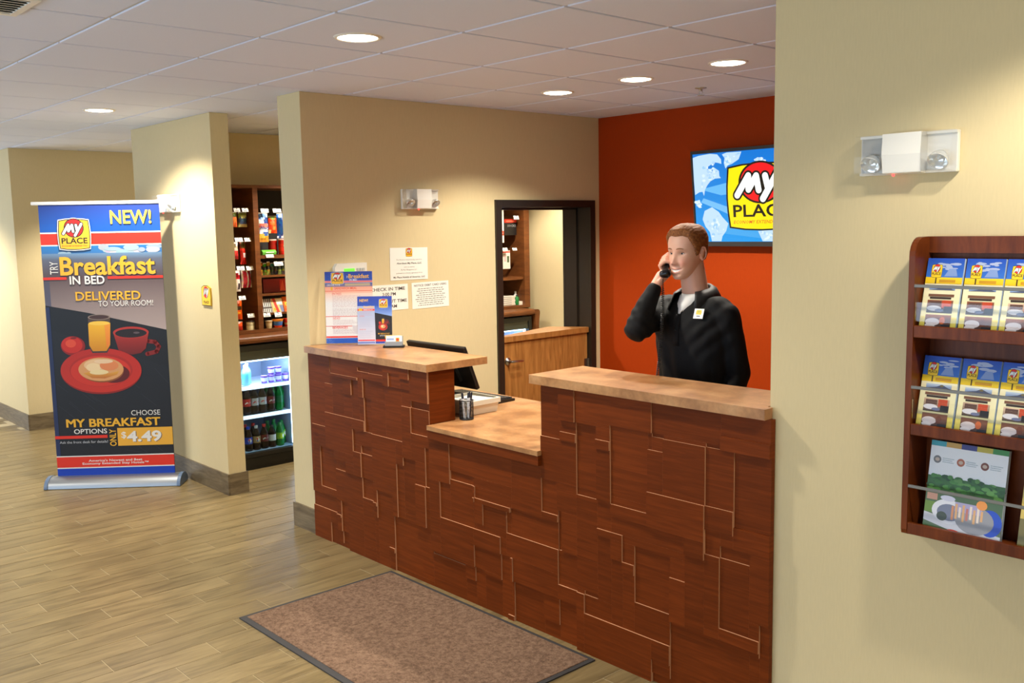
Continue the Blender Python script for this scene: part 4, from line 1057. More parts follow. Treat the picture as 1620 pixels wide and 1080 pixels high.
def brochure_art(k):
    rr_ = random.Random(20 + k)
    def f(g):
        g.rect(0, 0, 1, 1, (246, 230, 150), (246, 242, 222)); g.rect(0, 0, 1, .22, (246, 214, 60), (248, 226, 110))
        g.rect(0, .70, 1, 1, (58, 120, 208), (36, 76, 176))
        for q in range(14): g.ell(rr_.uniform(.25, .85), rr_.uniform(.84, .96), rr_.uniform(.06, .16), rr_.uniform(.008, .02), (170, 182, 212), 10)
        g.poly([(.5, .76), (.62, .86), (.80, .86), (.86, .76)], (132, 156, 206))
        g.rect(0, .66, 1, .745, (240, 200, 30), (244, 206, 40)); g.rect(.38, .675, .82, .715, (206, 150, 30))
        g.rect(.27, .66, .305, .76, (70, 46, 20))
        g.logo(.28, .825, .29, .17, (250, 206, 40), small=False, white_edge=False)
        g.rect(.15, .575, .85, .635, (120, 150, 200), (200, 214, 232)); g.poly([(.15, .575), (.85, .575), (.72, .60), (.62, .622), (.55, .625), (.45, .60)], (84, 92, 120)); g.ell(.58, .612, .05, .016, (120, 110, 80), 12)
        g.rect(.15, .485, .85, .52, (126, 84, 60)); g.rect(.2, .455, .78, .48, (60, 40, 30))
        wall = rr_.choice([(206, 170, 140), (150, 90, 60), (226, 190, 160)]); 
        g.rect(.15, .27, .85, .44, (50, 36, 34), wall); g.rect(.20, .365, .52, .425, (96, 66, 54)); g.rect(.55, .34, .80, .44, (200, 74, 36)); g.ell(.35, .33, .20, .035, (226, 222, 226), 16); g.rect(.62, .285, .85, .36, (26, 24, 34)); g.ell(.5, .305, .12, .02, (110, 116, 150), 14)
        g.rect(.15, .06, .85, .245, (46, 30, 24), (150, 90, 60)); g.ell(.36, .15, .20, .05, (236, 220, 216), 18); g.ell(.30, .10, .14, .03, (244, 230, 224), 14); g.ell(.62, .17, .08, .05, rr_.choice([(226, 110, 50), (120, 60, 34)]), 14); g.rect(.60, .07, .85, .12, (28, 24, 24))
        g.lines(.14, .9, .015, .045, 1, (170, 140, 50), k, .5)
    return f
def booklet(name, label, x, w, yb, zb, yt, zt, thick, art, group=None):
    V = Vector((0, yt - yb, zt - zb)); h = V.length; V.normalize(); N = Vector((1, 0, 0)).cross(V)
    t = thing(name, label, 'brochure', (x + w / 2, yb, zb), 0, group)
    M = Matrix(((1, 0, N.x, x), (0, V.y, N.y, yb), (0, V.z, N.z, zb), (0, 0, 0, 1)))
    m = MB().box(0, w, 0, h, -thick, 0, M=M); fix_normals(m.build('pages', plain('page edges', (206, 222, 238), .6), t))
    g = G(w, h, .00003); art(g); g.build('cover', t, (x, yb, zb), (1, 0, 0), V, lift=.0004)
XS = (-1.281, -1.167, -1.055)
for row, (zb, zt, wd) in enumerate(((1.502, 1.719, 'top'), (1.2065, 1.427, 'middle'))):
    for k, x in enumerate(XS):
        pos = ('leftmost', 'second from the left', 'third from the left')[k]
        booklet('brochure', 'blue and yellow brochure, %s in the %s tier of the rack' % (pos, wd), x, .107, 2.790, zb, 2.846, zt, .010 if row == 0 else .014, brochure_art(row * 3 + k), 'brochures in the %s tier' % wd)
def mag_art(g):
    g.rect(0, 0, 1, 1, (226, 232, 240), (236, 238, 242))
    for k, c in enumerate(((60, 160, 176), (206, 160, 76), (56, 60, 130), (196, 180, 60), (60, 140, 66))): g.rect(k / 5, .945, (k + 1) / 5, 1, c)
    for k, c in enumerate(((120, 120, 122), (176, 100, 70), (120, 64, 48))):
        g.ell(.10 + k * .31, .80 - .0 * k, .052, .042, c, 20); g.ell(.10 + k * .31, .80, .03, .02, (196, 176, 160), 12); g.lines(.17 + k * .31, .33 + k * .31, .77, .83, 3, (160, 176, 186), k, .4, 'l')
    rr_ = random.Random(4)
    g.rect(0, .45, 1, .62, (46, 84, 42), (56, 104, 50))
    for k in range(60):
        c = rr_.choice([(52, 104, 44), (70, 128, 58), (38, 78, 36), (88, 140, 70)])
        g.ell(rr_.uniform(.03, .97), rr_.uniform(.47, .635), rr_.uniform(.03, .06), rr_.uniform(.014, .026), c, 10)
    g.rect(0, 0, 1, .46, (96, 118, 84), (74, 100, 70))
    g.poly([(0, .22), (0, .13), (.45, .05), (1, .02), (1, .10), (.6, .14)], (206, 206, 214)); g.rect(.0, .22, .14, .34, (108, 140, 56)); g.rect(.02, .36, .16, .43, (186, 140, 120))
    g.ell(.32, .26, .22, .13, (222, 222, 230), 24); g.ell(.33, .25, .16, .09, (120, 126, 150), 20); g.ell(.24, .2, .07, .05, (70, 80, 70), 14)
    g.ell(.86, .22, .15, .14, (40, 78, 190), 22); g.ell(.66, .22, .25, .15, (150, 150, 156), 24); g.rect(.40, .28, .75, .38, (168, 160, 196))
    for k in range(9): g.rect(.36 + k * .047, .18 + .02 * (k % 3), .39 + k * .047, .33 + .03 * (k % 2), rr_.choice([(206, 140, 100), (220, 170, 120), (190, 120, 110), (230, 214, 200)]))
    g.ell(.74, .39, .07, .05, (232, 150, 70), 12); g.ell(.30, .40, .10, .03, (200, 200, 220), 12); g.poly([(.0, .10), (.0, 0), (.5, 0), (.3, .06)], (84, 112, 66)); g.ell(.40, .06, .08, .02, (220, 90, 80), 10)
booklet('magazine', 'thick visitor magazine with trees and rooftops on its cover, lowest tier of the rack', -1.250, .222, 2.795, .900, 2.842, 1.172, .016, mag_art)
def mag2(g):
    g.rect(0, 0, 1, 1, (206, 170, 60), (226, 206, 120)); g.rect(0, .8, 1, 1, (60, 110, 80)); g.rect(0, 0, .3, .4, (120, 110, 60))
booklet('magazine', 'yellowish magazine cut off by the right picture edge, lowest tier of the rack', -.982, .215, 2.795, .900, 2.842, 1.13, .012, mag2)
# ------------------------------------------------------------------ snack cabinet
CF, CB = -6.92, -7.335
cab = thing('snack_cabinet', 'tall brown wooden snack cabinet with dark back, along the alcove wall', 'cabinet', (-7.13, 4.8, 1.035))
def part(name, boxes, mat, parent, bevel=0.0, kind=None):
    m = MB()
    for b in boxes: m.box(*b)
    return m.build(name, mat, parent, bevel=bevel, kind=kind)
part('side_panel', [(CB, CF, 3.04, 3.08, 1.035, 2.192)], M_CABWOOD, cab)
part('side_panel', [(CB, CF, 6.455, 6.525, 1.035, 2.192)], M_CABWOOD, cab)
part('top_board', [(CB, CF, 3.08, 6.455, 2.168, 2.192)], M_CABWOOD, cab)
part('base_board', [(CB, CF, 3.08, 6.455, 1.035, 1.060)], M_CABWOOD, cab)
part('back_board', [(CB, CB + .012, 3.08, 6.455, 1.06, 2.168)], plain('black slotted back', (18, 14, 12), .6), cab)
for y in (3.572, 4.53, 5.48):
    part('divider', [(CB + .012, CF, y, y + .042, 1.06, 2.168)], M_CABWOOD, cab)
part('shelf', [(CB + .012, CF - .02, 3.614, 4.53, 1.617, 1.643)], M_CABWOOD, cab)
part('shelf', [(CB + .012, CF - .03, 3.614, 4.53, 1.468, 1.483)], M_CABWOOD, cab)
part('shelf', [(CB + .012, CF - .02, 5.522, 6.455, 1.312, 1.338)], M_CABWOOD, cab)
M_WIRE = plain('dark steel wire', (60, 58, 56), .35, .8)
TAGS = [(3.425,3.478,1.985,2.014),(3.494,3.547,1.985,2.014),(3.423,3.486,1.756,1.786),(3.502,3.555,1.755,1.784),(3.426,3.490,1.535,1.565),(3.506,3.565,1.532,1.562),(3.429,3.487,1.303,1.333),(3.496,3.555,1.159,1.189),(3.654,3.720,1.979,2.009),(3.759,3.831,1.979,2.009),(3.668,3.734,1.625,1.650),(3.748,3.826,1.556,1.587),(3.632,3.693,1.153,1.184),(3.732,3.794,1.146,1.181),(3.857,3.897,1.147,1.178),(6.352,6.419,1.902,1.938),(6.195,6.261,1.604,1.629),(6.328,6.386,1.600,1.625)]
M_TAG = plain('white price card', (246, 244, 238), .45)
for i, (y0, y1, z0, z1) in enumerate(TAGS):
    x = CF - .028 if i != 10 else CF - .006
    m = MB().prism([(x, z0), (x + .002, z0), (x - .010, z1), (x - .012, z1)], 'y', y0, y1)
    tg = fix_normals(m.build('price_tag', M_TAG, cab))
    part('tag_print', [(x + .0005, x + .0015, y0 + .012, y1 - .012, z0 + .006, z0 + .010)], plain('tag ink', (120, 116, 110), .6) if i == 0 else bpy.data.materials['tag ink'], tg)
    if i not in (10, 11):
        MB().tube([(CB + .012, (y0 + y1) / 2, z1 + .004), (x - .012, (y0 + y1) / 2, z1 + .002), (x - .004, (y0 + y1) / 2, z1 - .01)], .0025, n=6).build('peg_hook', M_WIRE, cab)

def snack_bag(name, label, cat, y0, y1, z0, z1, x, fn, bulge=.022, nu=8, nv=10, group='snacks in the cabinet', sub='bag_seal'):
    t = thing(name, label, cat, (x, (y0 + y1) / 2, z0), 0, group)
    m = MB()
    for sgn in (1, -1):
        vs = []; fs = []; cs = []
        for j in range(nv + 1):
            for i in range(nu + 1):
                u, v = i / nu, j / nv
                d = bulge * (max(0, math.sin(PI * u)) ** .6) * (max(0, math.sin(PI * min(1, max(0, (v - .06) / .88)))) ** .5)
                wr = .0022 * math.sin(u * 19 + v * 7) * math.sin(v * 15)
                pin = 1 - .05 * math.sin(PI * v)
                vs.append((x + sgn * (d + wr * (1 if d > .004 else 0)), (y0 + y1) / 2 + (u - .5) * (y1 - y0) * pin, z0 + v * (z1 - z0)))
        for j in range(nv):
            for i in range(nu):
                a = j * (nu + 1) + i
                m.add([vs[a], vs[a + 1], vs[a + nu + 2], vs[a + nu + 1]], [(0, 1, 2, 3) if sgn > 0 else (3, 2, 1, 0)], 0, lin(fn((i + .5) / nu, (j + .5) / nv)), True)
    m.build('packet', M_FOIL, t)
    part(sub, [(x - .001, x + .001, y0 + .002, y1 - .002, z1 - .008, z1 + .004)], M_FOILE, t)
    return t
M_FOIL = attr_mat('glossy printed film', .25)
M_FOILE = plain('crimped film seal', (196, 190, 180), .3, .4)
rs = random.Random(21)
def jit(c, a=16): return tuple(max(0, min(255, v + rs.randint(-a, a))) for v in c)
def stripes(*cols):
    def f(u, v): return jit(cols[min(len(cols) - 1, int(v * len(cols)))])
    return f
def vstr(*cols):
    def f(u, v): return jit(cols[min(len(cols) - 1, int(u * len(cols)))])
    return f
def blot(bg, *spots):
    """spots: (u, v, ru, rv, colour)"""
    def f(u, v):
        c = bg
        for (a, b, ra, rb, k) in spots:
            if ((u - a) / ra) ** 2 + ((v - b) / rb) ** 2 < 1: c = k
        return jit(c, 12)
    return f
BX = -7.005
snack_bag('snack_packet', 'orange packet hanging at the far left, top row of the snack cabinet', 'snack', 3.405, 3.475, 1.869, 1.981, BX, stripes((206, 96, 40), (214, 120, 60), (120, 120, 60)))
snack_bag('snack_packet', 'olive and navy packet under the second tag, top row of the left bay', 'snack', 3.483, 3.557, 1.868, 1.981, BX, blot((150, 150, 70), (.5, .45, .55, .28, (60, 76, 110)), (.5, .1, .6, .12, (190, 170, 110)), (.55, .72, .3, .12, (206, 206, 120))))
snack_bag('snack_packet', 'white and red packet hanging in the second row of the left bay', 'snack', 3.405, 3.470, 1.619, 1.751, BX, stripes((150, 30, 30), (206, 60, 56), (230, 190, 170), (236, 226, 214)))
snack_bag('snack_packet', 'narrow red packet hanging in the second row of the left bay', 'snack', 3.484, 3.534, 1.577, 1.755, BX, blot((190, 30, 22), (.7, .4, .3, .12, (240, 230, 224)), (.5, .85, .6, .12, (120, 90, 40)), (.5, .65, .5, .1, (226, 50, 34))))
snack_bag('snack_packet', 'long white packet hanging in the third row of the left bay', 'snack', 3.405, 3.475, 1.366, 1.529, BX, blot((226, 214, 204), (.5, .72, .6, .14, (200, 40, 50)), (.75, .25, .18, .14, (40, 40, 44))))
snack_bag('snack_packet', 'white packet with crimson stripes hanging in the third row of the left bay', 'snack', 3.483, 3.575 - .004, 1.392, 1.526, BX, vstr((226, 210, 200), (176, 30, 50), (196, 40, 56), (226, 214, 204), (170, 40, 56), (232, 222, 212)))
snack_bag('snack_packet', 'orange packet hanging in the fourth row of the left bay', 'snack', 3.400, 3.478, 1.147, 1.296, BX, blot((226, 84, 20), (.6, .6, .3, .12, (60, 40, 20)), (.5, .35, .3, .1, (240, 160, 40))))
snack_bag('snack_packet', 'red orange packet standing low in the corner of the left bay', 'snack', 3.395, 3.466, 1.062, 1.128, BX + .02, stripes((190, 40, 20), (226, 80, 30)), .014)
snack_bag('snack_bag', 'big white and blue cookie bag hanging in the right bay', 'snack', 3.645, 3.738, 1.746, 1.975, BX, blot((226, 230, 238), (.3, .9, .5, .12, (90, 140, 210)), (.8, .72, .3, .12, (40, 70, 130)), (.5, .56, .5, .08, (206, 110, 90)), (.5, .1, .7, .12, (206, 140, 50)), (.3, .22, .3, .08, (236, 186, 70)), (.7, .3, .3, .06, (60, 90, 160))), .026, 10, 14)
gx_ = G(.086, .045); gx_.text('Ahoy', .06, .1, .96, .9, (34, 52, 110), .03, res=2)
gx_.build('lettering', bpy.data.objects['snack_bag'], (BX + .0285, 3.649, 1.835), (0, 1, 0), (0, 0, 1))
snack_bag('snack_bag', 'orange red bag with green top hanging in the right bay', 'snack', 3.738, 3.812, 1.815, 1.950, BX + .004, blot((226, 64, 20), (.5, .95, .5, .12, (110, 130, 40)), (.4, .6, .25, .16, (240, 110, 50)), (.6, .3, .2, .12, (236, 130, 60)), (.12, .1, .14, .08, (230, 190, 120))), .024)
snack_bag('snack_bag', 'dark blue and white bag hanging at the edge of the right bay', 'snack', 3.815, 3.93, 1.775, 1.972, BX, blot((226, 222, 222), (.2, .5, .35, .5, (20, 60, 110)), (.3, .93, .5, .12, (20, 96, 190)), (.65, .75, .16, .08, (40, 34, 40)), (.6, .5, .2, .06, (216, 60, 60)), (.75, .2, .3, .12, (226, 186, 110))), .026, 10, 12)
def can(name, label, y, z0, r, h, x, cols, lid):
    t = thing(name, label, 'snack', (x, y, z0), 0, 'snacks in the cabinet')
    T = Matrix.Translation((x, y, z0))
    m = MB()
    k = len(cols)
    for i, c in enumerate(cols):
        m.lathe([(r, h * i / k), (r, h * (i + 1) / k)], M=T, n=22, col=lin(c))
    m.build('can_body', M_FOIL, t)
    MB().lathe([(r, h), (r * 1.03, h + .001), (r * 1.03, h + .008), (r * .9, h + .010), (.0001, h + .010)], M=T, n=22).build('lid', lid, t)
    return t
M_LIDR = plain('clear pale lid', (226, 190, 180), .25); M_LIDD = plain('dark lid', (50, 40, 36), .4)
can('crisp_can', 'dark red crisp can at the back on the upper shelf of the right bay', 3.795, 1.644, .036, .112, -7.05, [(120, 16, 10), (150, 22, 14), (140, 20, 12)], M_LIDR)
can('crisp_can', 'bright red crisp can with a pale oval on the upper shelf of the right bay', 3.858, 1.644, .040, .115, -6.99, [(196, 24, 12), (226, 44, 22), (210, 36, 18), (180, 24, 14)], M_LIDR)
g = G(.05, .07); g.ell(.5, .6, .42, .3, (240, 214, 140)); g.ell(.5, .6, .32, .2, (220, 60, 30)); g.rect(.25, .5, .75, .62, (250, 240, 210))
g.build('label_patch', bpy.data.objects['crisp_can.001'], (-6.949, 3.833, 1.672), (0, 1, 0), (0, 0, 1))
t = thing('candy_tray', 'green shrink wrapped tray on the upper shelf of the right bay', 'snack', (-6.99, 3.70, 1.644), 0, 'snacks in the cabinet')
m = MB(); m.prism([(-7.04, 1.644), (-6.955, 1.644), (-6.948, 1.668), (-6.97, 1.684), (-7.03, 1.684), (-7.046, 1.668)], 'y', 3.652, 3.772)
fix_normals(m.build('tray', plain('bright green film', (96, 176, 60), .25, var=.3, bscale=60), t, bevel=.004)); part('label_strip', [(-6.949, -6.946, 3.68, 3.75, 1.662, 1.667)], M_PAPER, t)
cols = [(170, 110, 40), (96, 110, 30), (150, 150, 60), (60, 66, 50), (40, 44, 48), (110, 116, 60), (66, 56, 50), (150, 140, 70)]
for k in range(8):
    y = 3.640 + k * .033
    snack_bag('gum_packet', 'slim %s packet, number %d from the left in the row under the upper shelf' % (['amber', 'olive', 'lime', 'moss', 'slate', 'green', 'brown', 'straw'][k], k + 1), 'snack', y, y + .029, 1.484, 1.586 - .01 * (k % 2), -7.0, stripes(cols[k], jit(cols[k], 30), (50, 46, 40), jit(cols[k], 40)), .010, 4, 7, 'slim packets under the upper shelf', 'end_seal')
def carton(name, label, y0, y1, z0, z1, x, depth, art, cat='snack', base=(120, 20, 14), lean=0.0, group='snacks in the cabinet'):
    t = thing(name, label, cat, (x, (y0 + y1) / 2, z0), 0, group)
    V = Vector((-lean, 0, 1)).normalized(); N = Vector((0, 1, 0)).cross(V)
    M = Matrix(((0, V.x, N.x, x), (1, 0, 0, y0), (0, V.z, N.z, z0), (0, 0, 0, 1)))
    h = (z1 - z0) / V.z
    m = MB().box(0, y1 - y0, 0, h, -depth, 0, M=M); fix_normals(m.build('wrapper', plain('wrapper ' + label[:24], base, .3), t))
    g = G(y1 - y0, h, .0001); art(g); g.build('print', t, (x, y0, z0), (0, 1, 0), V, lift=.0004)
    return t
def a_red(g): g.rect(0, 0, 1, 1, (110, 12, 8), (150, 20, 12)); g.rect(.6, .1, .95, .9, (210, 36, 16)); g.poly([(.6, .1), (.8, .1), (.7, .9)], (240, 90, 50))
carton('candy_box', 'dark red box lying at the back below the slim packets', 3.70, 3.945, 1.335, 1.448, -7.06, .05, a_red)
MB().box(-7.30, -6.98, 3.63, 4.5, 1.318, 1.334).build('shelf', M_CABWOOD, cab)
def a_bw(g):
    g.rect(0, 0, 1, 1, (224, 220, 214))
    for k in range(5): g.poly([(.05 + k * .2, 0), (.13 + k * .2, 0), (.16 + k * .2, 1), (.06 + k * .2, 1)], (38, 34, 36))
    g.rect(0, .3, 1, .4, (60, 50, 50))
def a_yr(g): g.rect(0, 0, 1, 1, (226, 190, 130)); g.poly([(.1, 1), (.35, 1), (.6, 0), (.35, 0)], (206, 60, 40)); g.rect(.45, .55, .95, .9, (244, 240, 226)); g.poly([(.65, .5), (1, .5), (1, 0), (.75, 0)], (120, 126, 160)); g.rect(.1, .1, .3, .3, (236, 170, 40))
def a_or(g): g.rect(0, 0, 1, 1, (226, 90, 14), (240, 110, 24)); g.rect(.2, .4, .8, .62, (246, 200, 40)); g.rect(.3, .45, .7, .55, (90, 40, 14)); g.rect(.1, .1, .9, .2, (190, 60, 8))
carton('candy_bars', 'black and white candy bars leaning at the bottom of the right bay', 3.650, 3.732, 1.184, 1.291, -6.985, .04, a_bw, base=(200, 196, 190), lean=.35)
carton('candy_bars', 'yellow and red candy bars leaning at the bottom of the right bay', 3.738, 3.836, 1.182, 1.290, -6.985, .04, a_yr, base=(206, 150, 90), lean=.35)
carton('candy_bars', 'orange candy bars leaning at the bottom of the right bay', 3.842, 3.92, 1.181, 1.299, -6.985, .04, a_or, base=(206, 80, 14), lean=.35)
MB().box(-7.30, -6.965, 3.63, 4.5, 1.166, 1.181).build('shelf', M_CABWOOD, cab)
def tub(name, label, y, z0, r, h, x, cols, top):
    t = thing(name, label, 'snack', (x, y, z0), 0, 'snacks in the cabinet'); T = Matrix.Translation((x, y, z0)); m = MB(); k = len(cols)
    for i, c in enumerate(cols):
        ra, rb = r * (.74 + .26 * i / k), r * (.74 + .26 * (i + 1) / k); m.lathe([(ra, h * i / k), (rb, h * (i + 1) / k)], M=T, n=20, col=lin(c))
    m.build('cup', M_FOIL, t)
    MB().lathe([(r, h - .004), (r * 1.08, h - .003), (r * 1.08, h), (.0001, h + .001)], M=T, n=20).build('foil_lid', top, t)
M_FLID = plain('printed foil lid', (226, 206, 170), .3, .3)
tub('snack_cup', 'small beige cup at the bottom left of the right bay', 3.682, 1.0605, .029, .060, -6.965, [(206, 180, 130), (220, 200, 156), (190, 160, 110)], M_FLID)
tub('snack_cup', 'yellow and blue cereal cup at the bottom of the right bay', 3.764, 1.0605, .044, .066, -6.97, [(206, 60, 20), (60, 110, 190), (80, 120, 180), (240, 170, 40)], plain('orange lid', (236, 130, 40), .35))
tub('snack_cup', 'red cereal cup at the bottom right of the right bay', 3.856, 1.0605, .037, .066, -6.97, [(200, 40, 20), (226, 180, 110), (214, 50, 24), (226, 60, 30)], plain('red lid', (216, 50, 30), .35))
can('spread_jar', 'cream labelled jar at the bottom of the left bay', 3.535, 1.0605, .033, .060, -6.99, [(226, 216, 176), (232, 224, 186), (200, 190, 150), (226, 216, 176)], M_LIDD)

# goods in the far bay, seen over the half door
def a_w1(g): g.rect(0, 0, 1, 1, (226, 222, 208)); g.rect(0, .20, 1, .33, (226, 74, 50)); g.rect(.1, .25, .9, .27, (240, 200, 190))
def a_blk(g): g.rect(0, 0, 1, 1, (22, 20, 22)); g.rect(.0, .78, 1, 1, (206, 40, 24)); g.rect(.15, .84, .85, .92, (236, 110, 90)); g.text('SOCKS', .25, .52, .95, .66, (160, 160, 164), .02, res=1)
def a_w2(g): g.rect(0, 0, 1, 1, (214, 210, 200)); g.rect(0, .88, 1, .96, (190, 60, 50)); g.rect(.6, .35, .85, .7, (60, 80, 50)); g.rect(.2, .4, .5, .8, (196, 170, 170))
def a_w3(g): g.rect(0, 0, 1, 1, (220, 214, 204)); g.rect(0, .72, 1, 1, (226, 60, 46))
carton('hosiery_pack', 'long white pack with a red band at the left edge of the doorway', 6.135, 6.262, 1.678, 2.026, -7.0, .012, a_w1, 'pack', (220, 216, 204), group='goods seen over the half door')
carton('hosiery_pack', 'black sock pack with a red header seen over the half door', 6.270, 6.428, 1.749, 1.905, -7.0, .012, a_blk, 'pack', (24, 22, 24), group='goods seen over the half door')
carton('hosiery_pack', 'white crumpled pack hanging under the middle tag over the half door', 6.237, 6.338, 1.422, 1.600, -7.0, .014, a_w2, 'pack', (206, 200, 190), group='goods seen over the half door')
carton('hosiery_pack', 'white pack with a red top at the lower left of the doorway', 6.120, 6.224, 1.390, 1.602, -7.0, .012, a_w3, 'pack', (210, 206, 198), group='goods seen over the half door')
for k in range(5):
    t = thing('white_carton', 'flat white carton, %s in the stack over the half door' % ['lowest', 'second from below', 'middle', 'second from the top', 'topmost'][k], 'carton', (-7.07, 6.245, 1.0605 + k * .0185), 0, 'stacked white cartons')
    m = MB().box(-7.16, -6.98, 6.105, 6.382 - .006 * (k % 2), 1.0605 + k * .0185, 1.0785 + k * .0185)
    m.build('carton_body', plain('off white card', (226, 218, 206), .6) if k == 0 else bpy.data.materials['off white card'], t, bevel=.003)
    part('flap_line', [(-6.9799, -6.9794, 6.20, 6.33, 1.067 + k * .0185, 1.0715 + k * .0185)], bpy.data.materials['tag ink'], t)
def toiletry(name, label, y, z0, r, h, x, body, cap):
    t = thing(name, label, 'bottle', (x, y, z0), 0, 'goods seen over the half door'); T = Matrix.Translation((x, y, z0))
    MB().lathe([(r * .9, 0), (r, .004), (r, h * .72), (r * .5, h * .82), (r * .5, h * .86)], M=T, n=18).build('bottle_body', body, t)
    MB().lathe([(r * .62, h * .86), (r * .62, h), (.0001, h)], M=T, n=16).build('cap', cap, t)
toiletry('toiletry_bottle', 'green bottle beside the white cartons over the half door', 6.405, 1.0605, .020, .10, -6.985, plain('green plastic', (24, 120, 56), .3), M_BLACK)
toiletry('toiletry_bottle', 'white bottle behind the green one over the half door', 6.436, 1.0605, .018, .13, -7.04, M_WHITE, M_WHITE)
carton('soap_box', 'small white box at the right end of the cabinet floor over the half door', 6.412, 6.452, 1.0605, 1.096, -6.955, .05, lambda g: g.rect(0, 0, 1, 1, (236, 230, 216)), 'box', (230, 224, 210), group='goods seen over the half door')

# ------------------------------------------------------------------ counter over the coolers
ct = thing('cooler_counter', 'brown wooden counter over the drink coolers with a rounded end panel', 'counter', (-7.0, 4.7, 0))
nose = [(CB, .985), (-6.69, .985), (-6.680, .992), (-6.676, 1.008), (-6.680, 1.024), (-6.69, 1.033), (CB, 1.033)]
fix_normals(MB().prism(nose, 'y', 2.99 + .06, 6.36).build('worktop', M_CABWOOD, ct))
endp = [(6.36, 1.033), (6.36, .985), (6.365, .985), (6.365, 0), (6.405, 0), (6.407, .75), (6.412, .90)]
for k in range(7):
    a = PI / 2 * k / 6; endp.append((6.425 - .03 + .03 * math.cos(a), 1.003 + .03 * math.sin(a)))
fix_normals(MB().prism(endp, 'x', CB, -6.678).build('end_panel', M_CABWOOD, ct))
part('end_panel', [(CB, -6.69, 3.05, 3.07, 0, .984)], M_CABWOOD, ct)

# ------------------------------------------------------------------ drink coolers
M_HEAD = plain('glossy header in reflection tone', (58, 62, 54), .15)  # greenish grey puts the header's reflection into its colour
M_LINER = plain('white cooler liner', (150, 164, 190), .5)
M_GLOW = plain('cold light strip', (235, 245, 255), .5, emit=(214, 232, 255), estr=5.0)
M_GLASS = glass('cooler door glass', (236, 246, 250), alpha=.08)
def cooler(label, y0, y1, lit=True):
    t = thing('drink_cooler', label, 'cooler', (-7.0, (y0 + y1) / 2, 0))
    F = -6.745
    part('body', [(-7.32, F, y0, y0 + .03, .03, .97), (-7.32, F, y1 - .03, y1, .03, .97), (-7.32, F, y0 + .03, y1 - .03, .94, .97), (-7.32, F, y0 + .03, y1 - .03, .03, .12), (-7.32, -7.28, y0 + .03, y1 - .03, .12, .94)], M_BLACK, t)
    part('liner', [(-7.279, -7.274, y0 + .031, y1 - .031, .121, .939), (-7.274, F - .01, y0 + .031, y0 + .036, .121, .939), (-7.274, F - .01, y1 - .036, y1 - .031, .121, .939), (-7.274, F - .01, y0 + .036, y1 - .036, .934, .939)], M_LINER, t)
    dr = part('door_frame', [(F, -6.70, y0, y0 + .04, .10, .97), (F, -6.70, y1 - .04, y1, .10, .97), (F, -6.70, y0 + .04, y1 - .04, .925, .97), (F, -6.70, y0 + .04, y1 - .04, .10, .135)], M_BLACK, t, .003)
    part('header_panel', [(-6.735, -6.712, y0 + .04, y1 - .04, .852, .925)], M_HEAD, dr)
    part('glass_pane', [(-6.722, -6.718, y0 + .04, y1 - .04, .135, .852)], M_GLASS, dr)
    part('grille', [(-7.2, -6.72, y0 + .01, y1 - .01, .0, .03), (-6.735, -6.715, y0, y1, .03, .095)], plain('black grille', (14, 14, 15), .5), t)
    part('light_strip', [(F - .02, F - .006, y1 - .058, y1 - .04, .15, .93)], M_GLOW, t)
    part('light_strip', [(F - .04, F - .02, y0 + .05, y1 - .06, .835, .845)], M_GLOW, t)
    for z in (.640, .412):
        part('shelf', [(-7.27, F - .03, y0 + .037, y1 - .037, z - .012, z - .004)], plain('white wire shelf', (226, 232, 240), .4), t)
        part('shelf_strip', [(F - .03, F - .022, y0 + .04, y1 - .06, z - .022, z + .006)], plain('glowing white price strip', (246, 250, 255), .4, emit=(220, 235, 255), estr=.9), t)  # price strip is no lamp; its brightness in the cooler is an added glow
    part('floor_tray', [(-7.27, F - .02, y0 + .037, y1 - .037, .121, .127)], plain('pale tray', (170, 196, 220), .3), t)
    if lit:
        area_light('cooler_lamp', (-6.80, (y0 + y1) / 2 - .02, .83), (0, math.radians(28), 0), .05, y1 - y0 - .16, 2.6, (.74, .86, 1.0)).parent = None
    return t
cooler('glass door drink cooler full of bottles, seen through the alcove opening', 3.085, 3.79)
cooler('second drink cooler under the counter, seen over the half door', 5.63, 6.335)

def clear_liquid(name, rgb, rough=.06):
    m, n, l, b = new_mat(name)
    b.inputs['Base Color'].default_value = lin(rgb); b.inputs['Roughness'].default_value = rough
    b.inputs['Transmission Weight'].default_value = .35; b.inputs['IOR'].default_value = 1.33
    return m
M_COLA = clear_liquid('cola in clear plastic', (46, 18, 10)); M_GRN = clear_liquid('green plastic bottle', (16, 140, 56)); M_WATER = clear_liquid('water in teal plastic', (150, 214, 226)); M_LIME = clear_liquid('lime soda', (120, 190, 40))
bp_ = [(.024, 0), (.031, .004), (.0315, .02), (.0295, .06), (.0315, .10), (.0315, .125), (.026, .150), (.015, .175), (.0135, .183)]
def drink(name, label, y, z0, h, liquid, cap, lab, x=-6.815, art=None, group=None, r=1.0):
    t = thing(name, label, 'bottle', (x, y, z0), 0, group)
    k = h / .205; T = Matrix.Translation((x, y, z0))
    MB().lathe([(a * r, b * k) for a, b in bp_], M=T, n=18).build('bottle', liquid, t)
    MB().lathe([(.0145 * r, .183 * k), (.0145 * r, .203 * k), (.012 * r, .205 * k), (.0001, .205 * k)], M=T, n=14).build('cap', cap, t)
    zl0, zl1 = .062 * k, .118 * k
    lo = MB().lathe([(.0318 * r, zl0), (.0318 * r, zl1)], M=T, n=20).build('label', lab, t)
    if art:
        m = MB()
        for (pts, c, dr) in art:
            vs = []
            for (a, v) in pts:
                an = a * .95 + .0
                rad = .0321 * r + dr
                vs.append((x + rad * math.cos(an), y + rad * math.sin(an), z0 + zl0 + v * (zl1 - zl0)))
            m.add(vs, [tuple(range(len(vs)))], 0, lin(c))
        m.build('label_print', M_PRINT, lo)
    return t
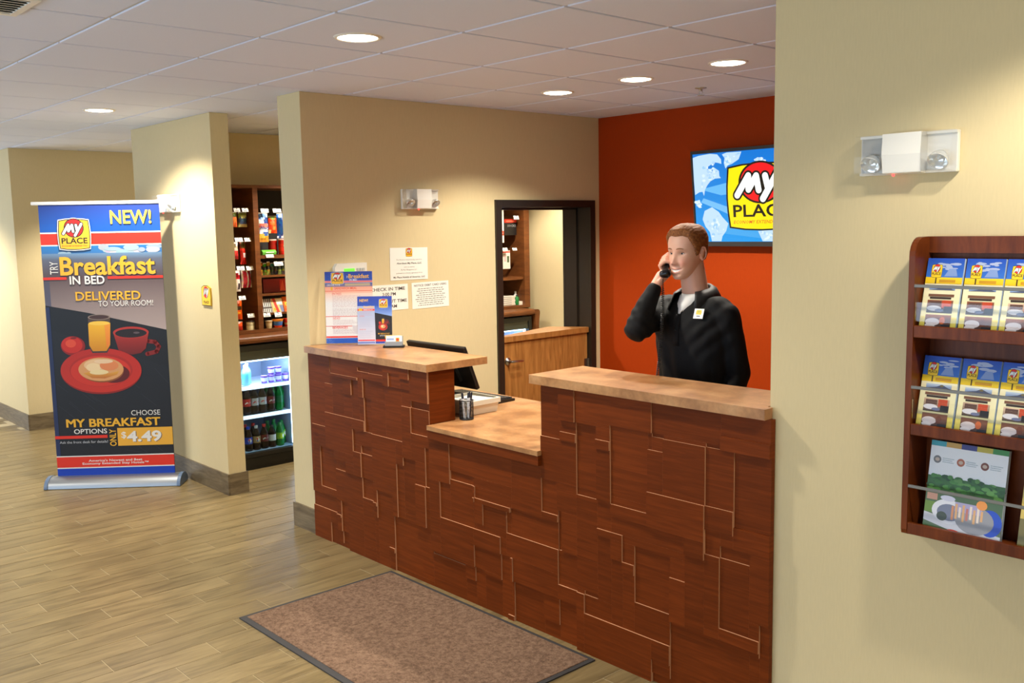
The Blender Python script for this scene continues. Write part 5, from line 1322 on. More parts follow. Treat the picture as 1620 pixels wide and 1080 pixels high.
def C_(cx, cy, rx, ry, n=14): return [(cx + rx * math.cos(2 * PI * i / n), cy + ry * math.sin(2 * PI * i / n)) for i in range(n)]
wave = [([(-.9, .42), (-.4, .62), (0, .52), (.5, .66), (.95, .55), (.9, .38), (.45, .48), (0, .34), (-.45, .42), (-.85, .28)], (246, 240, 236), .0004)]
wave_r = [([(-.9, .42), (-.4, .62), (0, .52), (.5, .66), (.95, .55), (.9, .38), (.45, .48), (0, .34), (-.45, .42), (-.85, .28)], (214, 40, 40), .0004)]
globe = [(C_(-.1, .5, .5, .36), (240, 240, 244), .0003), ([(-.58, .55), (-.45, .74), (-.1, .86), (.25, .76), (.38, .6), (.1, .66), (-.25, .5)], (216, 40, 40), .0006), ([(-.55, .36), (-.3, .2), (.05, .16), (.3, .34), (0, .32), (-.3, .42)], (30, 60, 170), .0006)]
lemon = [(C_(-.2, .5, .4, .4), (196, 220, 40), .0003), (C_(.45, .5, .3, .3), (236, 240, 226), .0005)]
L_RED = plain('red label', (200, 24, 22), .35); L_SIL = plain('silver label', (206, 206, 210), .3, .3); L_BLU = plain('blue label', (24, 60, 190), .35); L_TAN = plain('tan label', (190, 150, 96), .35); L_DRED = plain('dark red label', (120, 20, 26), .35); L_GRN = plain('green label', (20, 110, 60), .35); L_LIM = plain('lime label', (130, 190, 30), .35); L_TEA = plain('teal label', (90, 180, 196), .3); L_WHT = plain('white label', (226, 226, 226), .35)
K_RED = plain('red cap', (210, 26, 22), .35); K_WHT = plain('white cap', (236, 236, 238), .35); K_BLU = plain('blue cap', (24, 70, 210), .35); K_GRN = plain('green cap', (24, 130, 60), .35)
z1_ = .4185
for y, lb, lq, cp, la, ar, h in [(3.388, 'cola bottle with red cap and red label, leftmost on the middle cooler shelf', M_COLA, K_RED, L_RED, wave, .212),
        (3.456, 'diet cola bottle with white cap and silver label, second on the middle cooler shelf', M_COLA, K_WHT, L_SIL, wave_r, .212),
        (3.524, 'diet cola bottle with white cap and silver label, third on the middle cooler shelf', M_COLA, K_WHT, L_SIL, wave_r, .212),
        (3.595, 'cola bottle with dark label beside the green bottles, middle cooler shelf', M_COLA, M_BLACK, L_DRED, wave, .200),
        (3.668, 'green soda bottle, left one on the middle cooler shelf', M_GRN, K_GRN, L_GRN, None, .200)]:
    drink('soda_bottle', lb, y, z1_, h, lq, cp, la, -6.83, ar, 'bottles on the middle cooler shelf')
drink('soda_bottle', 'green soda bottle by the light strip, middle cooler shelf', 3.716, z1_, .205, M_GRN, K_GRN, L_GRN, -6.90, None, 'bottles on the middle cooler shelf')
z2_ = .1275
for y, lb, lq, cp, la, ar, h in [(3.388, 'cola bottle with blue cap and blue globe label, leftmost on the bottom cooler shelf', M_COLA, K_BLU, L_BLU, globe, .192),
        (3.456, 'cola bottle with white cap and tan globe label, bottom cooler shelf', M_COLA, K_WHT, L_TAN, globe, .192),
        (3.524, 'cola bottle with red cap and dark red label, bottom cooler shelf', M_COLA, K_RED, L_DRED, wave, .194),
        (3.590, 'dark soda bottle with a white label, bottom cooler shelf', M_COLA, M_BLACK, L_WHT, None, .178),
        (3.660, 'lime soda bottle with a yellow green label, bottom cooler shelf', M_GRN, K_GRN, L_LIM, lemon, .188)]:
    drink('soda_bottle', lb, y, z2_, h, lq, cp, la, -6.83, ar, 'bottles on the bottom cooler shelf')
drink('soda_bottle', 'lime soda bottle by the light strip, bottom cooler shelf', 3.716, z2_, .190, M_GRN, K_GRN, L_LIM, -6.90, lemon, 'bottles on the bottom cooler shelf')
for k, (y, zz, lq) in enumerate([(3.388, z1_, M_COLA), (3.456, z1_, M_COLA), (3.60, z1_, M_GRN), (3.668, z1_, M_GRN), (3.40, z2_, M_COLA), (3.47, z2_, M_COLA), (3.595, z2_, M_GRN), (3.665, z2_, M_GRN)]):
    drink('soda_bottle', ['cola bottle behind the red labelled one, middle cooler shelf', 'cola bottle behind the first silver label, middle cooler shelf', 'green bottle behind the dark label cola, middle cooler shelf', 'green bottle standing in the second row, middle cooler shelf', 'cola bottle behind the blue labelled one, bottom cooler shelf', 'cola bottle behind the tan labelled one, bottom cooler shelf', 'green bottle behind the white labelled soda, bottom cooler shelf', 'green bottle in the second row, bottom cooler shelf'][k], y, zz, .198, lq, K_GRN if lq is M_GRN else K_RED, L_GRN if lq is M_GRN else L_DRED, -6.905 - (.0 if k not in (3, 7) else .03), None, 'bottles in the second cooler row')
z0_ = .6465
drink('water_bottle', 'clear teal water bottle at the left of the top cooler shelf', 3.395, z0_, .158, M_WATER, K_WHT, L_TEA, -6.84, None, 'water bottles on the top cooler shelf')
drink('water_bottle', 'clear teal water bottle behind the first one, top cooler shelf', 3.44, z0_, .160, M_WATER, K_WHT, L_TEA, -6.905, None, 'water bottles on the top cooler shelf')
L_PUR = (96, 60, 160)
M_PUR = plain('violet foil lid', (150, 120, 206), .3)
nm = ['first', 'second', 'third', 'fourth']
def yog(label, y, z0):
    t = thing('yogurt_cup', label, 'yogurt', (-6.83, y, z0), 0, 'yogurt cups in the cooler'); T = Matrix.Translation((-6.83, y, z0)); m = MB()
    for i, c in enumerate([(110, 70, 176), (226, 220, 236), (230, 226, 240), (120, 80, 190)]):
        a, b_ = .021 + .006 * i / 4, .021 + .006 * (i + 1) / 4; m.lathe([(a, .058 * i / 4), (b_, .058 * (i + 1) / 4)], M=T, n=18, col=lin(c))
    m.build('cup', M_FOIL, t)
    MB().lathe([(.0275, .057), (.0295, .0575), (.0295, .0595), (.0001, .060)], M=T, n=18).build('foil_lid', M_PUR, t)
for k in range(4): yog('purple and white yogurt cup, %s from the left in the lower row' % nm[k], 3.546 + k * .062, z0_)
for k in range(2): yog('purple and white yogurt cup, %s of the two stacked on top' % ('left', 'right')[k], 3.610 + k * .062, z0_ + .0605)
# ------------------------------------------------------------------ the man behind the counter
from mathutils import noise
from mathutils.bvhtree import BVHTree
PX, PY = -2.645, 3.515
man = thing('person', 'smiling man in a black polo shirt behind the right counter, holding a phone', 'person', (PX, PY, 0))

def capsule(m, p0, r0, p1, r1, n=14, rings=5):
    p0, p1 = Vector(p0), Vector(p1); d = p1 - p0; L = d.length
    q = d.to_track_quat('Z', 'Y').to_matrix().to_4x4(); T = Matrix.Translation(p0) @ q
    prof = [(max(1e-5, r0 * math.sin(PI / 2 * k / rings)), -r0 * math.cos(PI / 2 * k / rings)) for k in range(rings + 1)]
    prof += [(max(1e-5, r1 * math.cos(PI / 2 * k / rings)), L + r1 * math.sin(PI / 2 * k / rings)) for k in range(rings + 1)]
    prof[0] = (1e-7, prof[0][1]); prof[-1] = (1e-7, prof[-1][1])
    m.lathe(prof, M=T, n=n)
def chain(m, pts, rs, n=14):
    for i in range(len(pts) - 1): capsule(m, pts[i], rs[i], pts[i + 1], rs[i + 1], n)
def loft(m, rings, n=40, p=2.3):
    """rings: (cx, cy, z, rx, ry)"""
    vs = []; fs = []
    for cx, cy, z, rx, ry in rings:
        for k in range(n):
            a = 2 * PI * k / n; c, s_ = math.cos(a), math.sin(a)
            vs.append((cx + rx * math.copysign(abs(c) ** (2 / p), c), cy + ry * math.copysign(abs(s_) ** (2 / p), s_), z))
    for i in range(len(rings) - 1):
        for k in range(n):
            k2 = (k + 1) % n; fs.append((i * n + k, i * n + k2, (i + 1) * n + k2, (i + 1) * n + k))
    m.add(vs, fs, 0, None, True); m.add(vs[:n], [tuple(range(n - 1, -1, -1))]); m.add(vs[-n:], [tuple(range(n))])
def remesh(m, voxel, it=6, fac=.5):
    """overlapping closed shapes -> one continuous smooth skin; returns verts, faces"""
    me = bpy.data.meshes.new('tmp'); me.from_pydata([tuple(v) for v in m.v], [], m.f); me.update()
    o = bpy.data.objects.new('tmp', me); COL.objects.link(o)
    r = o.modifiers.new('r', 'REMESH'); r.mode = 'VOXEL'; r.voxel_size = voxel
    s_ = o.modifiers.new('s', 'SMOOTH'); s_.factor = fac; s_.iterations = it
    dg = bpy.context.evaluated_depsgraph_get(); e = o.evaluated_get(dg); t = e.to_mesh()
    vs = [v.co.copy() for v in t.vertices]; fs = [tuple(p.vertices) for p in t.polygons]
    e.to_mesh_clear(); bpy.data.objects.remove(o); bpy.data.meshes.remove(me)
    return vs, fs

# body landmarks (world)
SR, EL, WR = Vector((PX - .170, PY + .005, 1.436)), Vector((-2.742, 3.226, 1.375)), Vector((-2.737, 3.354, 1.560))
SL, ELL, WL = Vector((PX + .172, PY + .0, 1.434)), Vector((PX + .196, PY + .060, 1.165)), Vector((PX + .190, PY - .04, .94))
TORSO = [(PX, PY + .005, .86, .172, .118), (PX, PY, .95, .176, .120), (PX, PY, 1.05, .168, .116), (PX, PY, 1.15, .170, .116), (PX, PY, 1.26, .184, .124),
         (PX, PY, 1.36, .196, .128), (PX, PY + .005, 1.425, .184, .118), (PX, PY + .014, 1.470, .140, .094), (PX, PY + .024, 1.503, .108, .072), (PX, PY + .028, 1.515, .080, .060)]

# --- head (own frame: x his left, y forward, z up)
fh = Vector((-.035, -1.0, 0)).normalized(); lh = Vector((-fh.y, fh.x, 0))
HC = Vector((-2.672, 3.499, 1.704)); HS = .97
tilt = Matrix.Rotation(-.07, 4, 'X')
HM = Matrix(((lh.x, fh.x, 0, HC.x), (lh.y, fh.y, 0, HC.y), (0, 0, 1, HC.z), (0, 0, 0, 1))) @ tilt @ Matrix.Scale(HS, 4)
KEY = [(-.1180, .010, .076, .052), (-.1165, .019, .083, .036), (-.112, .028, .088, .016), (-.100, .041, .092, -.010), (-.080, .053, .0915, -.040), (-.060, .060, .092, -.062), (-.040, .0655, .092, -.078),
       (-.020, .069, .091, -.088), (0, .0715, .089, -.094), (.025, .074, .093, -.098), (.050, .0755, .091, -.099), (.075, .073, .082, -.094), (.095, .065, .065, -.081), (.110, .050, .040, -.058), (.118, .030, .014, -.032), (.1208, .001, -.009, -.010)]
def key(z):
    for a, b in zip(KEY, KEY[1:]):
        if z <= b[0]:
            t = (z - a[0]) / (b[0] - a[0]); t = max(0, min(1, t))
            return [a[i] + (b[i] - a[i]) * t for i in (1, 2, 3)]
    return list(KEY[-1][1:])
def ga(v, s_): return math.exp(-(v / s_) ** 2)
def head_pt(z, a, face=True):
    w, yf, yb = key(z)
    # soften the piecewise profile
    k1, k2 = key(z - .007), key(z + .007)
    if -.11 < z < .11: w, yf, yb = [(p + 2 * q + r_) / 4 for p, q, r_ in zip(k1, (w, yf, yb), k2)]
    yc = (yf + yb) / 2 + (.012 if z > -.09 else 0) * min(1, (yf - yb) / .15); c, s_ = math.cos(a), math.sin(a)
    ex = 2 / 2.25
    x = w * math.copysign(abs(s_) ** ex, s_)
    y = yc + ((yf - yc) * abs(c) ** .86 if c > 0 else -(yc - yb) * abs(c) ** .9)
    if face and c > 0:
        zm = -.0755 + 9.0 * x * x
        prof = 0
        if z > -.052:
            prof = max(0, min(1, (.020 - z) / .058)) ** 1.15
            if z < -.036: prof *= max(0, 1 - ((-.036 - z) / .016) ** 2)
        y += .027 * prof * ga(x, .0085 + .004 * max(0, -z / .04))
        y += .007 * (ga(x - .0115, .006) + ga(x + .0115, .006)) * ga(z + .041, .007)
        for sx in (-1, 1):
            y -= .0105 * ga(x - sx * .031, .0155) * ga(z - .003, .0105)
            y += .0045 * ga(x - sx * .030, .018) * ga(z - .0215, .006)
            y += .0055 * ga(x - sx * .040, .016) * ga(z + .040, .016)
            y -= .0035 * ga(x - sx * (.024 + .2 * max(0, -z - .05)), .004) * ga(z + .058, .012)
        y += .0045 * ga(x, .026) * ga(z - zm - .0088, .0042) + .005 * ga(x, .024) * ga(z - zm + .0092, .005)
        y -= .0045 * ga(x, .028) * ga(z - zm, .0042)
        y -= .004 * ga(x, .018) * ga(z + .094, .005); y += .003 * ga(x, .014) * ga(z + .107, .007)
    return Vector((x, y, z))
NZ, NA = 120, 104
zs_ = [-.118 + (.1208 + .118) * i / NZ for i in range(NZ + 1)]
hv = []; hcol = []
for z in zs_:
    for k in range(NA):
        a = 2 * PI * k / NA
        p = head_pt(z, a); hv.append(p)
        base = [226, 176, 150]
        if p.y > .02:
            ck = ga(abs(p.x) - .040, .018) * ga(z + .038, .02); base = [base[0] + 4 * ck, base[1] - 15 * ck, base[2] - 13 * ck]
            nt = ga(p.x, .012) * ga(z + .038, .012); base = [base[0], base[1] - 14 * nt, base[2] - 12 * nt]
            zm = -.0755 + 9.0 * p.x * p.x
            dz = z - zm
            if abs(p.x) < .031:
                if abs(dz) < .0054 * (1 - (p.x / .029) ** 2): base = [250, 246, 240]
                elif abs(dz) < .0108 * (1 - (p.x / .0315) ** 2): base = [204, 118, 106]
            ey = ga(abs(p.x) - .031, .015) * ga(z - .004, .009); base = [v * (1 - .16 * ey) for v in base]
        hcol.append(lin(base))
hf = []; hfc = []
for i in range(NZ):
    for k in range(NA):
        k2 = (k + 1) % NA; q = (i * NA + k, i * NA + k2, (i + 1) * NA + k2, (i + 1) * NA + k)
        hf.append(q); hfc.append([hcol[j] for j in q])
body = MB()
SKIN = lin((226, 176, 150))
wv = [HM @ p for p in hv]
b0 = len(body.v); body.v += [tuple(p) for p in wv]
for q, c in zip(hf, hfc):
    body.f.append([b0 + j for j in q]); body.m.append(0); body.s.append(True); body.c.append(c)
# ears
for sx in (-1, 1):
    e = MB()
    cx, cy, cz = sx * .0725, -.010, -.004
    pts = []
    for k in range(13):
        a = -2.2 + 4.55 * k / 12
        pts.append(Vector((cx + sx * (.008 + .006 * math.sin(max(0, a + 1.2))), cy - .017 * math.cos(a * .95) * (1.0 if a > -.9 else .6) - .002, cz + .030 * math.sin(a))))
    e.tube([HM @ p for p in pts], [.0034] * 13, n=8)
    capsule(e, HM @ Vector((cx + sx * .000, cy - .004, cz + .014)), .014, HM @ Vector((cx, cy + .001, cz - .018)), .009)
    capsule(e, HM @ Vector((cx + sx * .003, cy + .001, cz - .022)), .0065, HM @ Vector((cx + sx * .004, cy, cz - .029)), .005)
    capsule(e, HM @ Vector((cx + sx * .003, cy + .010, cz - .002)), .004, HM @ Vector((cx + sx * .003, cy + .009, cz - .010)), .004)
    ev, ef = remesh(e, .0016, 3)
    body.add(ev, ef, 0, lin((224, 164, 140)), True)
# neck
nk = MB()
capsule(nk, HM @ Vector((0, -.022, -.045)), .056, Vector((PX - .004, PY + .012, 1.535)), .060, 24)
capsule(nk, Vector((PX - .004, PY + .012, 1.535)), .060, Vector((PX, PY + .015, 1.47)), .072, 24)
capsule(nk, HM @ Vector((0, .040, -.088)), .026, HM @ Vector((0, -.015, -.085)), .045, 20)
nv_, nf_ = remesh(nk, .006, 8); body.add(nv_, nf_, 0, lin((220, 168, 142)), True)

# --- right hand closed round the handset
MO, EA = Vector((-2.712, 3.378, 1.612)), Vector((-2.762, 3.512, 1.702))
A = (EA - MO).normalized()
e1 = (Vector((-1, 0, 0)) - A * Vector((-1, 0, 0)).dot(A)).normalized(); e2 = A.cross(e1)
def grip(t, ang, r): return MO + A * t + (e1 * math.cos(ang) + e2 * math.sin(ang)) * r
hand = MB()
fing = [(.112, 178, .0088), (.0915, 186, .0092), (.071, 178, .0088), (.0525, 160, .0078)]      # index, middle, ring, little
for t_, end, r in fing:
    a0 = math.radians(-34)
    angs = [a0, math.radians(28), math.radians(92), math.radians(end * .80), math.radians(end)]
    rad = [.0305, .0315, .0290, .0275, .0262]
    pts = [grip(t_ + .002 * q, a, rr_) for q, (a, rr_) in enumerate(zip(angs, rad))]
    chain(hand, pts, [r * 1.22, r * 1.08, r * 1.02, r * .93, r * .80], 12)
    chain(hand, [WR + (grip(t_, a0, .03) - WR) * .12 + A * (t_ - .08) * .35, grip(t_, a0, .0315)], [.0155, r * 1.34], 12)
# thumb from the side of the palm, closing from below
tb = [WR + Vector((.012, .006, .012)), grip(.082, math.radians(-108), .036), grip(.100, math.radians(-150), .0305), grip(.112, math.radians(-178), .0275)]
chain(hand, tb, [.0165, .0125, .0105, .0085], 12)
capsule(hand, WR + (EL - WR) * .35, .030, WR, .0245, 18)
capsule(hand, WR, .0245, WR + (grip(.085, math.radians(-40), .03) - WR) * .55, .0225, 18)
v_, f_ = remesh(hand, .0021, 4)
body.add(v_, f_, 0, lin((228, 172, 146)), True)
# left hand hanging, lightly curled
hand = MB()
HL = WL + Vector((.004, -.02, -.09))
capsule(hand, WL + (ELL - WL) * .3, .031, WL, .025, 18)
for k, (dx, ln) in enumerate([(-.030, .078), (-.010, .086), (.010, .080), (.029, .064)]):
    kx = HL + Vector((.0, dx * .9, 0.002 * k))
    chain(hand, [WL + Vector((0, dx * .3, -.01)), kx], [.015, .0115], 12)
    chain(hand, [kx, kx + Vector((-.008, -.004, -ln * .45)), kx + Vector((-.026, -.004, -ln * .78)), kx + Vector((-.044, 0, -ln * .92))], [.0105, .0092, .0086, .0072], 12)
chain(hand, [WL + Vector((-.004, -.016, -.02)), WL + Vector((-.018, -.046, -.055)), WL + Vector((-.030, -.050, -.085)), WL + Vector((-.038, -.044, -.105))], [.016, .0125, .0105, .0085], 12)
v_, f_ = remesh(hand, .0024, 4); body.add(v_, f_, 0, SKIN, True)
# trunk, arms and legs under the clothes: same continuous figure
tr = MB()
loft(tr, [(a, b, c, d * .86, e * .86) for a, b, c, d, e in TORSO])
chain(tr, [SR, EL, WR], [.050, .038, .026]); chain(tr, [SL, ELL, WL], [.050, .038, .027])
for s_ in (-1, 1):
    chain(tr, [(PX + s_ * .09, PY, .90), (PX + s_ * .10, PY - .01, .50), (PX + s_ * .105, PY + .02, .09)], [.078, .052, .036]); capsule(tr, (PX + s_ * .105, PY + .02, .05), .034, (PX + s_ * .118, PY - .12, .038), .028)
v_, f_ = remesh(tr, .012, 4); body.add(v_, f_, 0, SKIN, True)
def skin_mat():
    m, n, l, b = new_mat('fair skin')
    a = n.new('ShaderNodeAttribute'); a.attribute_name = 'Col'; l.new(a.outputs['Color'], b.inputs['Base Color'])
    b.inputs['Roughness'].default_value = .48; b.inputs['Subsurface Weight'].default_value = .12; b.inputs['Subsurface Scale'].default_value = .008
    b.inputs['Subsurface Radius'].default_value = (1, .35, .2)
    return m
M_SKIN = skin_mat()
bo = body.build('body', M_SKIN, man)

# eyes, brows
for sx in (-1, 1):
    ec = Vector((sx * .0305, head_pt(.003, math.asin(max(-1, min(1, sx * .0305 / .072)))).y - .0075, .0025))
    for_ = MB(); T = HM @ Matrix.Translation(ec) @ Matrix.Rotation(-PI / 2, 4, 'X')
    sp_ = [(max(1e-6, .0112 * math.sin(PI * k / 12)), -.0112 * math.cos(PI * k / 12)) for k in range(13)]
    for_.lathe(sp_, M=T @ Matrix.Diagonal((1.15, .58, 1, 1)), n=20)
    eo = for_.build('eye', plain('eye white', (226, 220, 214), .15), man)
    MB().lathe([(.0001, .0122), (.0042, .0119), (.0053, .0106)], M=T @ Matrix.Diagonal((1, .72, 1, 1)), n=16).build('iris', plain('grey blue iris', (44, 52, 62), .1), eo)
    lid = MB(); pts = [HM @ (ec + Vector((sx * x, .0102 - 18 * x * x, .0062 - 22 * x * x))) for x in (-.013, -.008, -.003, .003, .008, .013)]
    lid.tube(pts, [.0008, .0019, .0022, .0022, .0019, .0008], n=6).build('upper_eyelid', plain('lash line lid', (150, 98, 76), .5), eo)  # lid edge in the darker brown of its lash line
    br = MB(); pts = []
    for k in range(7):
        x = .013 + .033 * k / 6
        z = .0225 + .0045 * math.sin(PI * min(1, k / 6 * .8 + .1))
        w = key(z)[0]; pts.append(HM @ (head_pt(z, math.asin(min(1, x / w) ** (2.25 / 2)) * sx) + Vector((0, .001, 0))))
    br.tube(pts, [.0016, .0026, .003, .003, .0027, .0022, .0012], n=6)
    br.build('eyebrow', plain('sandy brow hair', (150, 98, 58), .7), man)
# hair: short sandy red cap with sideburns
def hairline(a):
    d = abs(math.degrees(a))
    T_ = [(0, .082), (25, .085), (45, .078), (60, .052), (70, .034), (77, .006), (84, -.012), (92, -.006), (96, .026), (118, .026), (128, -.004), (145, -.040), (180, -.050)]
    for (x0, y0), (x1, y1) in zip(T_, T_[1:]):
        if d <= x1: return y0 + (y1 - y0) * (d - x0) / (x1 - x0)
    return -.05
hm = MB(); HV = {}
NZ2, NA2 = 74, 96
cen = Vector((0, -.005, .02))
rows = [-.06 + (.1208 + .06) * i / NZ2 for i in range(NZ2 + 1)]
vs = []
ok = []
for z in rows:
    for k in range(NA2):
        a = 2 * PI * k / NA2 - PI
        p = head_pt(z, a, False); h_ = hairline(a)
        e_ = (z - h_)
        n_ = (p - cen).normalized()
        t_ = .0115 * max(0, min(1, (e_ + .002) / .018)) ** .7
        top = max(0, min(1, (z - .05) / .05)); t_ *= 1 + .45 * top * (1 if abs(a) < 1.2 else .6)
        nz_ = noise.noise(Vector((p.x * 130, p.y * 40, p.z * 90))) * .0022 + noise.noise(Vector((p.x * 40, p.y * 30, p.z * 30))) * .003
        p = p + n_ * (t_ + (nz_ if t_ > .004 else 0) - (.001 if e_ < 0 else -.0006))
        vs.append(HM @ p); ok.append(e_ > -.006)
fs = []
for i in range(NZ2):
    for k in range(NA2):
        k2 = (k + 1) % NA2; q = (i * NA2 + k, i * NA2 + k2, (i + 1) * NA2 + k2, (i + 1) * NA2 + k)
        if all(ok[j] for j in q): fs.append(q)
hm.add(vs, fs, 0, None, True)
M_HAIR = grain('short sandy red hair', (100, 55, 24), (160, 102, 52), (160, 60, 160), .7, bump=.5, dist=.4, c3=(136, 82, 40))
ho = hm.build('hair', M_HAIR, man); 
_bm = bmesh.new(); _bm.from_mesh(ho.data); bmesh.ops.delete(_bm, geom=[v for v in _bm.verts if not v.link_faces], context='VERTS'); _bm.to_mesh(ho.data); _bm.free()

# shirt
sh = MB()
loft(sh, TORSO)
capsule(sh, SR + Vector((.03, .004, .008)), .068, SR, .067); capsule(sh, SL + Vector((-.04, .004, .012)), .066, SL + Vector((-.004, 0, -.010)), .064)
chain(sh, [SR, SR + (EL - SR) * .5, EL], [.071, .063, .056]); chain(sh, [EL, EL + (WR - EL) * .55, EL + (WR - EL) * .86], [.056, .047, .037])
chain(sh, [SL + Vector((-.002, 0, -.012)), SL + (ELL - SL) * .5, ELL], [.065, .062, .056]); chain(sh, [ELL, ELL + (WL - ELL) * .9], [.056, .042])
capsule(sh, EL + (WR - EL) * .80, .039, EL + (WR - EL) * .90, .0345)
sv, sf = remesh(sh, .0065, 9)
ax_ = (WR - EL).normalized()
def folds(p):
    d = Vector((0, 0, 0)); q = p
    n1 = noise.noise(Vector((q.x * 16, q.y * 14, q.z * 5))) * .0055 + noise.noise(Vector((q.x * 34, q.y * 30, q.z * 12))) * .0022
    # drape pulling from the chest to the waist and creases bunching at the raised elbow
    n1 += .0035 * math.sin((q.x - PX) * 70 + (q.z - 1.1) * 14) * max(0, min(1, (1.36 - q.z) / .2)) * (1 if abs(q.x - PX) < .15 else .3)
    de = (q - EL).length
    n1 += .004 * math.sin((q - EL).dot(ax_) * 130 + q.x * 30) * math.exp(-(de / .10) ** 2)
    ds = (q - (SR + Vector((.05, -.05, -.06)))).length
    n1 += .005 * math.sin((q.x + q.z) * 85) * math.exp(-(ds / .09) ** 2)
    dl = (q - (SL + Vector((-.05, -.06, -.08)))).length
    n1 += .0045 * math.sin((q.x - q.z) * 80) * math.exp(-(dl / .10) ** 2)
    return n1
me = bpy.data.meshes.new('n'); me.from_pydata([tuple(v) for v in sv], [], sf); me.update()
nrm = [v.normal.copy() for v in me.vertices]; bpy.data.meshes.remove(me)
sv = [p + n_ * folds(p) for p, n_ in zip(sv, nrm)]
m = MB(); m.add(sv, sf, 0, None, True)
M_SHIRT = plain('black polo knit', (11, 11, 13), .75, bump=.15, bscale=900, var=.15, spec=.25)
shirt = m.build('polo_shirt', M_SHIRT, man)
bvh = BVHTree.FromPolygons([tuple(v) for v in sv], sf)
def on_shirt(x, z):
    h_ = bvh.ray_cast(Vector((x, 2.9, z)), Vector((0, 1, 0)))
    return h_[0], h_[1]
# collar with open points
col = MB(); N_ = 44; rows_ = []
for j in range(N_ + 1):
    a = math.radians(34 + (326 - 34) * j / N_)        # from front right, round the back, to front left
    fx, fy = math.sin(a), -math.cos(a)
    back = (1 - math.cos(a)) / 2
    zb = 1.502 + .034 * back; fr_ = max(0, 1 - min(abs(a - math.radians(34)), abs(a - math.radians(326))) / .9)
    cx, cy = PX - .002, PY + .014
    r0 = .072; 
    P0 = Vector((cx + fx * r0 * .98, cy + fy * r0, zb - .012)); P1 = Vector((cx + fx * (r0 - .006), cy + fy * (r0 - .006), zb + .020)); P2 = Vector((cx + fx * (r0 + .001), cy + fy * (r0 + .001), zb + .025))
    drop = .026 + .034 * fr_; outw = .040 + .014 * fr_
    P3 = Vector((cx + fx * (r0 + outw * .55), cy + fy * (r0 + outw * .5), zb + .012)); P4 = Vector((cx + fx * (r0 + outw), cy + fy * (r0 + outw) - .006 * fr_, zb - drop + .004)); P5 = P4 + Vector((-fx * .004, -fy * .004, -.002))
    rows_.append([P0, P1, P2, P3, P4, P5])
vs = [p for r_ in rows_ for p in r_]; fs = []
for j in range(N_):
    for i in range(5): fs.append((j * 6 + i, j * 6 + i + 1, (j + 1) * 6 + i + 1, (j + 1) * 6 + i))
col.add(vs, fs, 0, None, True)
co = col.build('collar', plain('black rib knit collar', (17, 17, 19), .6, bump=.2, bscale=600), man); sm = co.modifiers.new('solid', 'SOLIDIFY'); sm.thickness = .003; sm.offset = 0
# white undershirt at the open neck
us = MB(); us_r = []
for j in range(21):
    a = math.radians(-62 + 124 * j / 20); fx, fy = math.sin(a), -math.cos(a)
    bl_ = math.cos(a)
    us_r.append([Vector((PX + fx * .064, PY + .012 + fy * .066, 1.532 - .012 * bl_)), Vector((PX + fx * .070, PY + .012 + fy * .075, 1.516 - .012 * bl_)), Vector((PX + fx * .068, PY + .010 + fy * .100, 1.488 - .014 * bl_)), Vector((PX + fx * .030, PY + .010 + fy * .122, 1.452 - .016 * bl_))])
vs = [p for r_ in us_r for p in r_]; fs = []
for j in range(20):
    for i in range(3): fs.append((j * 4 + i, j * 4 + i + 1, (j + 1) * 4 + i + 1, (j + 1) * 4 + i))
us.add(vs, fs, 0, None, True)
uo = us.build('undershirt', plain('white cotton', (232, 230, 226), .8), man); sm = uo.modifiers.new('solid', 'SOLIDIFY'); sm.thickness = .003
# placket and buttons
pk = MB(); pv = []
for k in range(9):
    z = 1.462 - .17 * k / 8
    for dx in (-.016, .016):
        h_, n_ = on_shirt(PX - .004 + dx, z); pv.append(h_ + n_ * .003 if h_ else Vector((PX + dx, PY - .13, z)))
pk.add(pv, [(2 * k, 2 * k + 1, 2 * k + 3, 2 * k + 2) for k in range(8)], 0, None, True)
po = pk.build('placket', M_SHIRT, man); sm = po.modifiers.new('solid', 'SOLIDIFY'); sm.thickness = .003; sm.offset = 1
for z in (1.425, 1.362):
    h_, n_ = on_shirt(PX - .004, z)
    T = Matrix.Translation(h_ + n_ * .0055) @ n_.to_track_quat('Z', 'Y').to_matrix().to_4x4()
    MB().lathe([(.0055, 0), (.0055, .0015), (.004, .0022), (.0001, .0016)], M=T, n=14).build('button', plain('black button', (30, 30, 32), .25), man)
# name badge
h_, n_ = on_shirt(PX + .098, 1.438)
n_ = (n_ * .6 + Vector((0, -1, 0)) * .4).normalized()
U = Vector((0, 0, 1)).cross(n_).normalized(); V = n_.cross(U)
O = h_ + n_ * .004
Tb = Matrix(((U.x, V.x, n_.x, O.x), (U.y, V.y, n_.y, O.y), (U.z, V.z, n_.z, O.z), (0, 0, 0, 1)))
bd_ = MB().box(-.023, .023, -.023, .023, 0, .002, M=Tb); fix_normals(bd_.build('name_badge', plain('white badge', (244, 244, 240), .3), man, bevel=.001))
g = G(.04, .04, .00003); g.poly([(.2, .38), (.8, .38), (.84, .65), (.78, .92), (.22, .92), (.16, .65)], (236, 200, 50)); g.ell(.5, .74, .17, .15, (200, 190, 60), 16); g.rect(.28, .14, .72, .25, (90, 90, 92))
g.build('badge_print', bpy.data.objects['name_badge'], O - U * .02 - V * .02, U, V, lift=.0024)
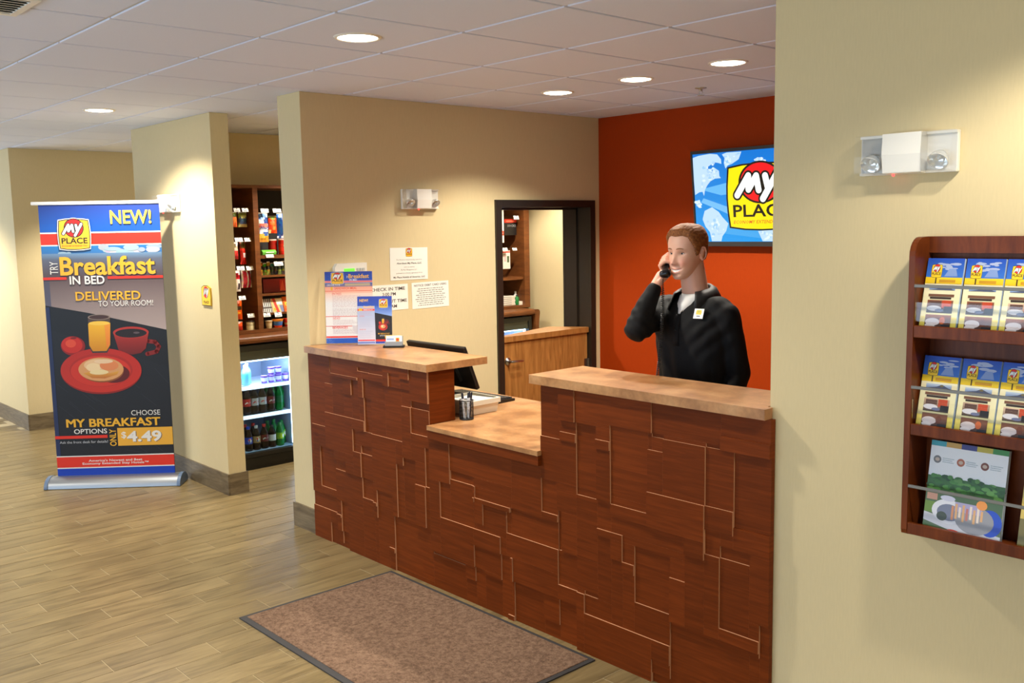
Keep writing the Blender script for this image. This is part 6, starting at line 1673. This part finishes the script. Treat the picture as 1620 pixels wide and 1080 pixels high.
# trousers and shoes
tr = MB()
loft(tr, [(PX, PY + .005, .80, .176, .122), (PX, PY + .005, .93, .170, .118)])
for s_ in (-1, 1): chain(tr, [(PX + s_ * .088, PY + .005, .86), (PX + s_ * .10, PY - .005, .50), (PX + s_ * .105, PY + .02, .10)], [.092, .070, .058])
v_, f_ = remesh(tr, .011, 6)
m = MB(); m.add(v_, f_, 0, None, True); m.build('trousers', plain('charcoal trousers', (34, 34, 38), .75), man)
for s_ in (-1, 1):
    sm_ = MB(); capsule(sm_, (PX + s_ * .105, PY + .03, .048), .046, (PX + s_ * .120, PY - .14, .036), .036); sm_.box(PX + s_ * .112 - .044, PX + s_ * .112 + .044, PY - .165, PY + .075, 0.001, .022)
    v_, f_ = remesh(sm_, .006, 4); zmin = min(p.z for p in v_)
    v_ = [Vector((p.x, p.y, p.z - zmin + .0005)) for p in v_]
    m = MB(); m.add(v_, f_, 0, None, True); m.build('shoe', plain('black leather shoe', (16, 15, 15), .35), man)

# telephone handset with its curly cord
ph = thing('telephone_handset', 'black telephone handset with a long curly cord, held to the ear', 'telephone', tuple(MO))
hs_ = MB()
back_ = (-e1 * .2 - e2 * -.1)
capsule(hs_, MO + A * .012, .013, EA - A * .012, .013, 16)
inn = (HC + Vector((0, 0, -.03)) - (MO + EA) / 2).normalized()
capsule(hs_, MO, .0185, MO + inn * .014, .021, 18); capsule(hs_, EA, .0185, EA + inn * .014, .021, 18)
v_, f_ = remesh(hs_, .0025, 3)
m = MB(); m.add(v_, f_, 0, None, True); m.build('handle', plain('black phone plastic', (14, 15, 20), .22), ph)
cd_ = MB(); pts = []
p0, p1, p2 = MO + Vector((.002, -.006, -.020)), Vector((-2.668, 3.288, 1.20)), Vector((-2.60, 3.10, .862))
TURN = 96; ST = 9
def bez(t):
    return p0 * ((1 - t) ** 2) + (p1 * 2 - (p0 + p2) * .5) * (2 * t * (1 - t)) + p2 * (t * t)
for i in range(TURN * ST + 1):
    t = i / (TURN * ST); c = bez(t); a = 2 * PI * i / ST
    rr_ = .0062 * min(1, t * 14)
    pts.append(c + Vector((math.cos(a), math.sin(a), 0)) * rr_)
cd_.tube(pts, .0021, n=4)
cd_.build('curly_cord', plain('grey black cord', (54, 53, 53), .4), ph)
